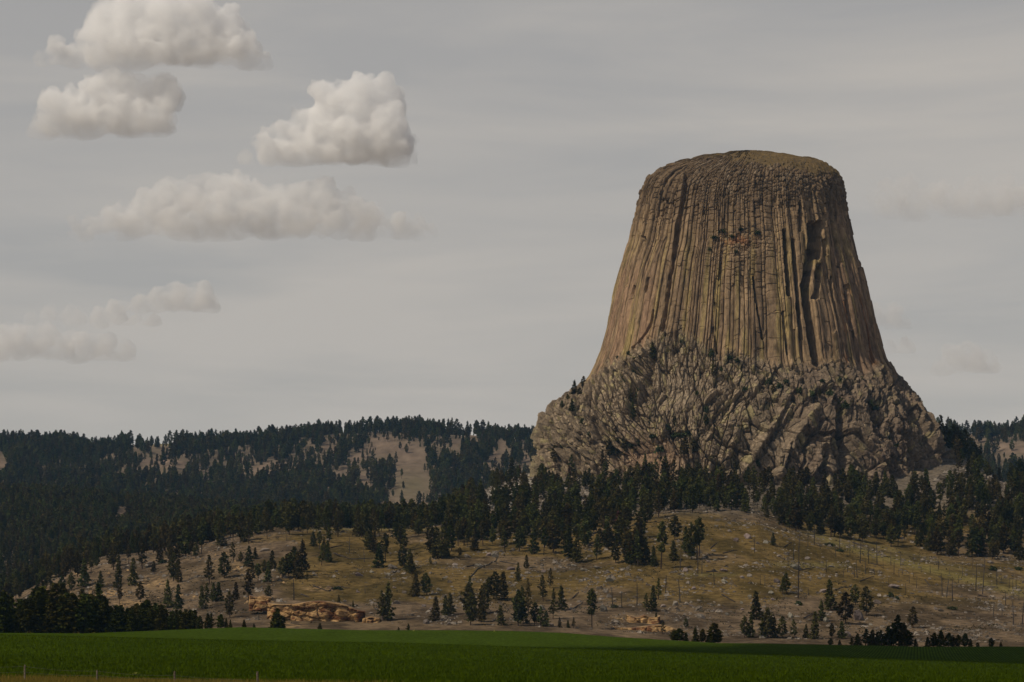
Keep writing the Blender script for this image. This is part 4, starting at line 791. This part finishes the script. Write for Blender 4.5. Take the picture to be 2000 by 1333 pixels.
for (px, row, wp, hp) in [(1560, 1184, 16, 9), (1740, 1168, 14, 12), (1860, 1192, 20, 6), (1620, 1068, 20, 8), (1940, 1115, 18, 10), (1752, 1172, 10, 8), (1200, 1188, 14, 8), (660, 1152, 20, 5), (320, 1100, 18, 8), (1640, 1078, 16, 6), (1990, 1114, 16, 9), (120, 1160, 16, 10), (30, 1160, 30, 16), (1890, 965, 20, 9), (1910, 940, 18, 10), (1350, 1086, 14, 6)]:
    Y = on_row(px, row); x, y, z = put(px, Y); s = Y/F; o = link('shrub', random.choice(SH)); o.location = (x, y, z); o.scale = (wp*s*0.5, wp*s*0.5, hp*s*0.85); shs.append((o, px, row, wp, 'open hillside' if px < 1870 or row > 1000 else 'talus right of the tower', 0))
label_zones(shs, 'shrub', 'shrubs on the rocks', lambda it: 'wide dark green shrub' if it[3] > 15 else 'dark green shrub' if it[3] > 10 else 'small dark shrub')
label_zones(trees, 'pine', 'pine trees', lambda it: ('reddish dying' if it[5] == 'red' else 'tall dark' if it[3] > 48 else 'dark green' if it[3] > 25 else 'small green')+' pine')

# ------------------------------------------------------------------ yellow sandstone outcrops
def outcrop(name, px0, px1, row_top, row_bot, Y, dep, label, seed, topf, dark=1.0):
    x0 = (px0-1000)/F*Y; x1 = (px1-1000)/F*Y; z0 = (YH-row_bot)/F*Y-3; nu = int((x1-x0)/0.25); prof_n = 110
    u = np.linspace(0, 1, nu); vpar = np.linspace(0, 1, prof_n)
    U, Vv = np.meshgrid(u, vpar); Xx = x0+(x1-x0)*U; topz = (YH-(row_top+topf(U)*(row_bot-row_top)))/F*Y
    endf = np.minimum(sm(0, 0.08, U), sm(1, 0.93, U)); wallv = np.clip(Vv/0.7, 0, 1); topv = np.clip((Vv-0.7)/0.3, 0, 1)
    Zz = z0+(topz-z0)*wallv+0.8*topv; Yy = Y-dep*endf*(1-0.25*wallv)*(1-topv)+topv*9+3*(1-endf)
    a1, a2, i1, f1 = worley(Xx/6.5+0.2*vn(Xx/3, Zz/2, seed+1), Zz/4.2, seed, 1.3, 0.8); b1, b2, i2, f2 = worley(Xx/2.2, Zz/0.9, seed+5, 0.9)
    hol = sm(0.62, 0.8, fbm(Xx/6, Zz/3, seed+9, 3)*0.5+0.5)
    d = 0.9*f1+0.7*(0.5-a1)-0.6*sm(0.12, 0.02, a2-a1)+0.3*f2-3.2*hol*dark+1.2*fbm(Xx/9, Zz/9, seed+12, 3)
    if px1-px0 > 150 and row_top < 1200: d = d-5.0*np.exp(-(((U-0.86)/0.07)**2+((wallv-0.42)/0.3)**2))-2.5*np.exp(-(((U-0.66)/0.05)**2+((wallv-0.5)/0.12)**2))
    Yy = Yy-d*(1-topv*0.7)
    c_ = lerp((0.34, 0.20, 0.085), (0.66, 0.43, 0.20), i1*0.5+i2*0.5); c_ = lerp(c_, np.array((0.16, 0.065, 0.03)), sm(0.52, 0.64, fbm(Xx/4.5, Zz/2.0, seed+15, 4)*0.5+0.5)*0.9); c_ = lerp(c_, np.array((0.22, 0.18, 0.13)), topv*0.8)
    o0 = np.array([(x0+x1)/2, Y, z0]); V = np.stack([Xx, Yy, Zz], -1).reshape(-1, 3)-o0
    o = link(name, mesh_np(name, V, grid_quads(prof_n, nu), M['sand'], c_.reshape(-1, 3))); o.location = o0
    return tag(o, label, 'rock outcrop', 'sandstone outcrops')
outcrop('sandstone_outcrop', 521, 712, 1177, 1232, 1218, 4.0, 'big yellow sandstone cliff with dark red hollows at the hill foot', 900, lambda u: 0.06*np.sin(u*9)+0.25*sm(0.75, 1, u)+0.04)
outcrop('sandstone_outcrop', 1192, 1345, 1222, 1252, 1212, 2.5, 'low pale yellow ledge with dark holes just above the field', 920, lambda u: 0.1*np.sin(u*7)+0.3*sm(0.6, 1, u)+0.1)
outcrop('sandstone_outcrop', 485, 528, 1164, 1182, 1240, 1.5, 'small yellow ledge at the upper left of the big sandstone cliff', 940, lambda u: 0.2*np.abs(np.sin(u*5)), 0.5)
outcrop('sandstone_outcrop', 706, 742, 1206, 1232, 1214, 3.0, 'pale grey rock block with one dark hollow right of the yellow cliff', 950, lambda u: 0.3*np.abs(u-0.5))
outcrop('sandstone_outcrop', 1225, 1290, 1202, 1220, 1235, 1.2, 'thin broken yellow ledge above the low pale ledge', 960, lambda u: 0.3*np.abs(np.sin(u*6)), 0.5)

# ------------------------------------------------------------------ fence and verge
posts = []
pm = None
pp = [(48, 1299, 214), (190, 1309, 205), (341, 1318, 196), (503, 1326, 188)]
for i, (px, rt, Y) in enumerate(pp):
    x = (px-1000)/F*Y; g = float(ground(px, Y)[0]); zt = (YH-rt)/F*Y; hp_ = zt-g+0.3
    if pm is None:
        parts = [tube([(0, 0, -0.3), (0.01, 0, 0.4), (0.0, 0.01, 0.8), (0.02, 0, 1.0)], [0.085, 0.08, 0.078, 0.07], 6)]; pm = mesh_np('fence_post', *merge(parts), M['post'])
    o = link('fence_post', pm); o.location = (x, Y, g); o.scale = (1, 1, max(0.9, zt-g)); o.rotation_euler = (0, random.uniform(-0.04, 0.04), random.uniform(0, 3)); posts.append((x, Y, g, zt))
    tag(o, ['tallest weathered wooden fence post at the far left of the field edge', 'brown fence post standing in dry grass, second from the left', 'pale fence post, third from the left, its foot cut off', 'fence post just showing its top at the bottom edge, rightmost of the row'][i], 'fence post', 'fence posts along the field')
for kk, fz in enumerate((0.55, 0.9)):
    pts = []
    ext = [(posts[0][0]-12, posts[0][1]+12, posts[0][2], posts[0][3])]+posts
    for a_, b_ in zip(ext[:-1], ext[1:]):
        for t in np.linspace(0, 1, 7)[:-1]:
            za = a_[2]+(a_[3]-a_[2])*fz; zb = b_[2]+(b_[3]-b_[2])*fz; pts.append((a_[0]*(1-t)+b_[0]*t, a_[1]*(1-t)+b_[1]*t-0.1, za*(1-t)+zb*t-0.12*math.sin(t*math.pi)))
    pts = np.array(pts); o = link('fence_wire', mesh_np('fence_wire', *tube(pts-pts[0], [0.006]*len(pts), 4), M['wire'])); o.location = pts[0]
    tag(o, ['lower sagging wire strung between the wooden fence posts', 'top wire strung between the wooden fence posts'][kk], 'wire', 'fence wires')
def blades(name, n, f, hmin, hmax, wd, mat, label, cat, seed):
    rng = np.random.default_rng(seed); px, Y = f(rng, n); n = len(px); Z = ground(px, Y); X = (px-1000)/F*Y
    hh = rng.uniform(hmin, hmax, n); a = rng.uniform(0, 6.28, n); dx = np.cos(a)*wd; dy = np.sin(a)*wd; lx_ = rng.normal(size=n)*hh*0.3; ly_ = rng.normal(size=n)*hh*0.3
    V = np.stack([np.stack([X-dx, Y-dy, Z-0.03], -1), np.stack([X+dx, Y+dy, Z-0.03], -1), np.stack([X+lx_, Y+ly_, Z+hh], -1)], 1).reshape(-1, 3)
    return tag(link(name, mesh_np(name, V, np.arange(3*n).reshape(-1, 3), mat)), label, cat, kind='stuff')
def vf(rng, n):
    px = rng.uniform(-40, 1700, n)**1.0; Y = rng.uniform(186, 250, n); edge_ = np.interp(px, [-40, 100, 200, 340, 500, 650, 1000], [229, 229, 222, 210, 200, 192, 176])
    k = Y < edge_+rng.normal(size=n)*2.5; return px[k], Y[k]
blades('dry_grass', 80000, vf, 0.10, 0.42, 0.02, M['straw'], 'dry yellow grass growing along the fence at the field edge', 'grass', 41)
M['crop'] = plain_mat('crop_leaves', (0.038, 0.064, 0.002), (0.066, 0.098, 0.004), 0.3, translucent=0.2)
def cf_(rng, n):
    px = rng.uniform(-40, 2040, n); u = rng.random(n); Y = 187+u**1.3*340; e_ = np.interp(px, [-40, 100, 200, 340, 500, 650, 1000, 2040], [228, 228, 221, 209, 200, 194, 190, 186])
    k = Y > e_; return px[k], Y[k]
blades('green_crop', 150000, cf_, 0.12, 0.34, 0.07, M['crop'], 'dense green crop covering the field', 'crop', 42)
M['yellowweed'] = plain_mat('yellow_weed', (0.42, 0.38, 0.10), (0.3, 0.33, 0.08), 3)
def weed(px, row, wp, hp, Y, label):
    s = Y/F; x, y, z = put(px, Y); rng = np.random.default_rng(int(px)); c_ = rng.normal(size=(40, 3))*np.array([0.5, 0.3, 0.3]); c_[:, 2] = np.abs(c_[:, 2]); c_ = c_*np.array([wp*s*0.6, wp*s*0.5, hp*s])
    parts = [tufts(c_, 0.05+0.02*wp*s, rng)]
    for j in range(6): parts.append(tube([(0, 0, 0), tuple(c_[j]+np.array([0, 0, 0.1]))], [0.012, 0.006], 4))
    o = link('weed', mesh_np('weed', *merge(parts), M['yellowweed'])); o.location = (x, y, z); tag(o, label, 'weed', 'yellow weeds in the field')
weed(262, 1313, 16, 6, 240, 'yellowish weed clump standing in the crop between the fence posts')
weed(808, 1234, 4, 6, 735, 'small yellow weed on the field crest below the scree')
weed(965, 1234, 4, 8, 735, 'thin yellow weed on the crest right of centre')

# ------------------------------------------------------------------ clouds: voxel volumes with their own shape
def vol_mat(name, dens_):
    m = bpy.data.materials.new(name); m.use_nodes = True; nt = m.node_tree; nt.nodes.clear()
    o = nt.nodes.new('ShaderNodeOutputMaterial'); v = nt.nodes.new('ShaderNodeVolumePrincipled'); v.inputs['Color'].default_value = (1, 1, 1, 1); v.inputs['Density'].default_value = dens_; v.inputs['Anisotropy'].default_value = 0.0
    nt.links.new(v.outputs[0], o.inputs['Volume']); return m
YC = 9000.0
def vn3(p, seed):
    i = np.floor(p).astype(np.int64); f = p-i; u = f*f*(3-2*f); r = 0
    for dz in (0, 1):
        sd = seed+(i[:, 2]+dz)*7919
        def hh(a, b):
            h = ((i[:, 0]+a)*374761393+(i[:, 1]+b)*668265263+sd*982451653) & 0xffffffff; h = ((h ^ (h >> 13))*1274126177) & 0xffffffff; return ((h ^ (h >> 16)) & 0xffffff)/float(0x1000000)
        v = (hh(0, 0)*(1-u[:, 0])+hh(1, 0)*u[:, 0])*(1-u[:, 1])+(hh(0, 1)*(1-u[:, 0])+hh(1, 1)*u[:, 0])*u[:, 1]
        r = r+v*(u[:, 2] if dz else 1-u[:, 2])
    return r*2-1
def cloud_mat(dens_, lo, hi):
    m = vol_mat('cloud_vapour', dens_); nt = m.node_tree; v = nt.nodes['Principled Volume']; L = nt.links.new
    tc = nt.nodes.new('ShaderNodeTexCoord'); n = nt.nodes.new('ShaderNodeTexNoise'); n.inputs['Scale'].default_value = 1/60.0; n.inputs['Detail'].default_value = 5; n.inputs['Roughness'].default_value = 0.6; L(tc.outputs['Object'], n.inputs[0])
    r = nt.nodes.new('ShaderNodeMapRange'); r.inputs[1].default_value = lo; r.inputs[2].default_value = hi; r.inputs[3].default_value = 0.0; r.inputs[4].default_value = dens_; L(n.outputs[0], r.inputs[0])
    sx = nt.nodes.new('ShaderNodeSeparateXYZ'); L(tc.outputs['Object'], sx.inputs[0]); r2 = nt.nodes.new('ShaderNodeMapRange'); r2.inputs[1].default_value = -12; r2.inputs[2].default_value = 75; r2.inputs[3].default_value = 0.12; L(sx.outputs[2], r2.inputs[0])
    mu = nt.nodes.new('ShaderNodeMath'); mu.operation = 'MULTIPLY'; L(r.outputs[0], mu.inputs[0]); L(r2.outputs[0], mu.inputs[1]); L(mu.outputs[0], v.inputs['Density'])
    return m
def ico(sub=2):
    import bmesh
    b = bmesh.new(); bmesh.ops.create_icosphere(b, subdivisions=sub, radius=1.0); V = np.array([v.co[:] for v in b.verts]); Q = np.array([[v.index for v in f.verts] for f in b.faces]); b.free(); return V, Q
ICO = ico(2)
def cloud(name, blobs, base, dens_, label, amp=1.0, Yc=YC, vox=5.5, lo=0.33, hi=0.58, group='white clouds in the left sky'):
    """lumpy closed hull of merged puffs, filled with uneven vapour; blobs (px, row, radius px), flat base at row base"""
    s = Yc/F; rng = np.random.default_rng(int(blobs[0][0])*7+int(blobs[0][1])); P = []
    for (px, row, r) in blobs:
        r = r*0.88; rw = row
        while True:
            for _ in range(2): P.append((px+rng.normal()*r*(0.1 if rw == row else 0.45), rng.uniform(-0.8, 0.8)*r, rw, r*rng.uniform(0.8, 1.0)))
            if rw == row:
                for _ in range(12):
                    a = rng.uniform(0, 6.28); e = rng.uniform(-0.2, 1.5); P.append((px+math.cos(a)*math.cos(e)*r*0.9, math.sin(a)*math.cos(e)*r*0.9, rw-math.sin(e)*r*0.9, r*rng.uniform(0.20, 0.42)))
            rw += r*0.6
            if rw > base-r*0.3: break
    parts = []; zb = (YH-base)*s; x_ = np.mean([b_[0] for b_ in blobs]); cen = np.array([(x_-1000)*s, Yc, zb])
    for (px, dy, rw, r) in P:
        c_ = np.array([(px-1000)*s, Yc+dy*s, (YH-rw)*s])-cen; parts.append((ICO[0]*r*s*np.array([1.12, 1.0, 0.95])+c_, ICO[1]))
    V, Q = merge(parts); tmp = mesh_np('puffs', V, Q, None); to = link('puffs', tmp)
    md = to.modifiers.new('r', 'REMESH'); md.mode = 'VOXEL'; md.voxel_size = vox; md.adaptivity = 0
    dg = bpy.context.evaluated_depsgraph_get(); dg.update(); me = bpy.data.meshes.new_from_object(to.evaluated_get(dg)); me.name = name
    bpy.data.objects.remove(to); bpy.data.meshes.remove(tmp)
    n = len(me.vertices); co = np.empty(n*3, np.float32); me.vertices.foreach_get('co', co); co = co.reshape(-1, 3).astype(float); nn = np.empty(n*3, np.float32); me.vertex_normals.foreach_get('vector', nn); nn = nn.reshape(-1, 3)
    d = sum(vn3(co/k+31.0, 5+int(k))*a_ for k, a_ in ((75.0, 18), (36.0, 13), (18.0, 10), (11.0, 6)))*amp
    co = co+nn*d[:, None]; fl = 10*vn3(np.column_stack([co[:, 0]/120, co[:, 1]/120, co[:, 2]*0]), 3)
    lowz = co[:, 2] < fl; co[lowz, 2] = fl[lowz]+(co[lowz, 2]-fl[lowz])*0.12
    me.vertices.foreach_set('co', co.astype(np.float32).ravel()); me.update(); to = link('puffs', me); md = to.modifiers.new('r', 'REMESH'); md.mode = 'VOXEL'; md.voxel_size = vox; md.adaptivity = 0
    dg = bpy.context.evaluated_depsgraph_get(); dg.update(); me2 = bpy.data.meshes.new_from_object(to.evaluated_get(dg)); bpy.data.objects.remove(to); bpy.data.meshes.remove(me); me = me2; me.name = name; me.materials.clear(); me.materials.append(cloud_mat(dens_, lo, hi))
    o = link(name, me); o.location = cen.tolist()
    return tag(o, label, 'cloud', group)
cloud('cloud', [(205, 35, 34), (250, 20, 44), (320, 15, 46), (390, 28, 46), (440, 48, 40), (480, 78, 28), (178, 72, 28), (110, 98, 22), (85, 108, 14), (145, 105, 20), (260, 80, 40), (350, 85, 40), (500, 108, 16), (525, 122, 9)], 134, 0.030, 'largest puffy white cloud, cut by the top edge at left')
cloud('cloud', [(105, 205, 30), (85, 222, 20), (145, 205, 36), (185, 175, 36), (225, 172, 36), (270, 180, 36), (312, 168, 30), (318, 205, 28), (230, 220, 40), (160, 232, 26), (310, 235, 26)], 268, 0.028, 'blocky grey and white cloud just under the largest cloud')
cloud('cloud', [(705, 178, 40), (745, 178, 32), (655, 182, 34), (630, 170, 24), (636, 225, 38), (600, 235, 32), (560, 256, 28), (520, 262, 14), (515, 285, 24), (480, 302, 15), (700, 235, 50), (750, 245, 46), (785, 282, 26), (640, 280, 38), (575, 292, 26)], 322, 0.036, 'bright billowing cloud with a peaked top, nearest the middle of the sky')
cloud('cloud', [(150, 430, 14), (175, 428, 20), (225, 416, 26), (275, 403, 30), (330, 378, 34), (370, 383, 34), (425, 372, 33), (460, 366, 36), (505, 392, 38), (560, 388, 34), (590, 378, 30), (640, 398, 32), (635, 362, 18), (690, 405, 32), (730, 420, 30), (775, 435, 24), (815, 442, 18), (845, 450, 12), (430, 425, 34), (340, 425, 32)], 468, 0.020, 'long low row of soft white cloud heaps below the two bright clouds', 0.9)
G2_ = 'small faint clouds low in the sky'
cloud('cloud', [(270, 592, 16), (310, 583, 22), (345, 570, 25), (388, 570, 22), (330, 590, 18)], 612, 0.026, 'small faint cloud with a rounded crest above the others at left', 0.8, group=G2_)
cloud('cloud', [(192, 615, 16), (228, 608, 21), (260, 625, 14), (300, 630, 10)], 640, 0.026, 'tiny faint cloud under and left of the small rounded one', 0.7, group=G2_)
cloud('cloud', [(95, 616, 18), (135, 618, 18), (60, 622, 12)], 640, 0.018, 'faint thin cloud just above the bank at the left edge', 0.7, group=G2_)
cloud('cloud', [(0, 650, 32), (45, 655, 32), (90, 655, 28), (125, 668, 20)], 705, 0.018, 'faint pinkish cloud bank touching the left edge', 1.0, group=G2_)
cloud('cloud', [(165, 672, 26), (197, 670, 26), (240, 688, 20), (150, 690, 16)], 708, 0.018, 'faint low cloud with two humps right of the bank at the left edge', 0.9, group=G2_)
cloud('cloud', [(1730, 372, 22), (1780, 362, 30), (1840, 372, 32), (1900, 380, 34), (1960, 383, 36), (2030, 383, 36), (1750, 400, 24), (1850, 400, 28)], 430, 0.010, 'wide faint cloud streak right of the tower top', 1.1, group=G2_)
cloud('cloud', [(1862, 700, 24), (1890, 690, 27), (1920, 705, 20)], 732, 0.017, 'faint pinkish puff low at right above the far ridge', 0.8, group=G2_)
cloud('cloud', [(1742, 678, 14), (1768, 672, 16)], 694, 0.022, 'tiny pale puff beside the right flank of the tower', 0.6, group=G2_)
cloud('cloud', [(1710, 612, 20), (1742, 612, 24)], 645, 0.014, 'pale puff half hidden behind the right edge of the columns', 0.8, group=G2_)
# the cloud whose shade lies on the right part of the field (outside the picture)
sh_c = put(1900, 650); tt = 1500.0
mshade = vol_mat('shade_cloud_vapour', 0.09)
rng_ = np.random.default_rng(3); ang = np.linspace(0, 2*math.pi, 40, endpoint=False)
# footprint on the ground, in photo px and distance, carried up along the sun's direction
foot = [(950, 505), (1150, 488), (1300, 482), (1600, 478), (1900, 474), (2300, 470), (3300, 470), (3700, 650), (3300, 900), (2400, 900), (1900, 890), (1600, 880), (1470, 790), (1380, 700), (1250, 640), (1080, 575)]
fx = []
for (px, Y) in foot: x, y, z = put(px, Y); fx.append((x+SUN[0]/SUN[2]*tt, y+SUN[1]/SUN[2]*tt))
fx = np.array(fx); cn = fx.mean(0); n_ = len(fx)
Vs = []
for zz, k in ((0, 1.0), (35, 1.02), (90, 0.9), (140, 0.6)):
    for p in fx: Vs.append((*(p-cn)*k, zz))
Vs.append((0, 0, 160)); Vs.append((0, 0, 0)); Vs = np.array(Vs)
Qs = [(l*n_+i, l*n_+(i+1) % n_, (l+1)*n_+(i+1) % n_, (l+1)*n_+i) for l in range(3) for i in range(n_)]
Ts = [(3*n_+i, 3*n_+(i+1) % n_, 4*n_) for i in range(n_)]+[((i+1) % n_, i, 4*n_+1) for i in range(n_)]
me = bpy.data.meshes.new('cloud'); me.from_pydata(Vs.tolist(), [], [tuple(map(int, q)) for q in Qs+Ts]); me.materials.append(mshade); me.update()
import bmesh
bm_ = bmesh.new(); bm_.from_mesh(me); bmesh.ops.recalc_face_normals(bm_, faces=bm_.faces); bm_.to_mesh(me); bm_.free()
o = link('cloud', me); o.location = (cn[0], cn[1], tt+sh_c[2]); tag(o, 'cloud overhead whose shade darkens the right part of the green field', 'cloud', 'white clouds overhead')

# ------------------------------------------------------------------ haze
HZ = 0.000021
hx, y0, y1, zl, zh = 9000.0, -60.0, 40050.0, -20.0, 440.0
zl = -8.0
y1 = 5200.0; hx = 4300.0
V8 = [(-hx, y0, zl), (hx, y0, zl), (hx, y1, zl), (-hx, y1, zl), (-hx, y0, zh), (hx, y0, zh), (hx, y1, zh), (-hx, y1, zh)]
me = bpy.data.meshes.new('haze'); me.from_pydata(V8, [], [(0, 3, 2, 1), (4, 5, 6, 7), (0, 1, 5, 4), (1, 2, 6, 5), (2, 3, 7, 6), (3, 0, 4, 7)])
mh = vol_mat('haze_air', HZ); mh.node_tree.nodes['Principled Volume'].inputs['Color'].default_value = (0.32, 0.62, 1.0, 1); me.materials.append(mh); me.update()
tag(link('haze', me), 'thin bluish haze in the air over the whole valley', 'haze', kind='stuff')
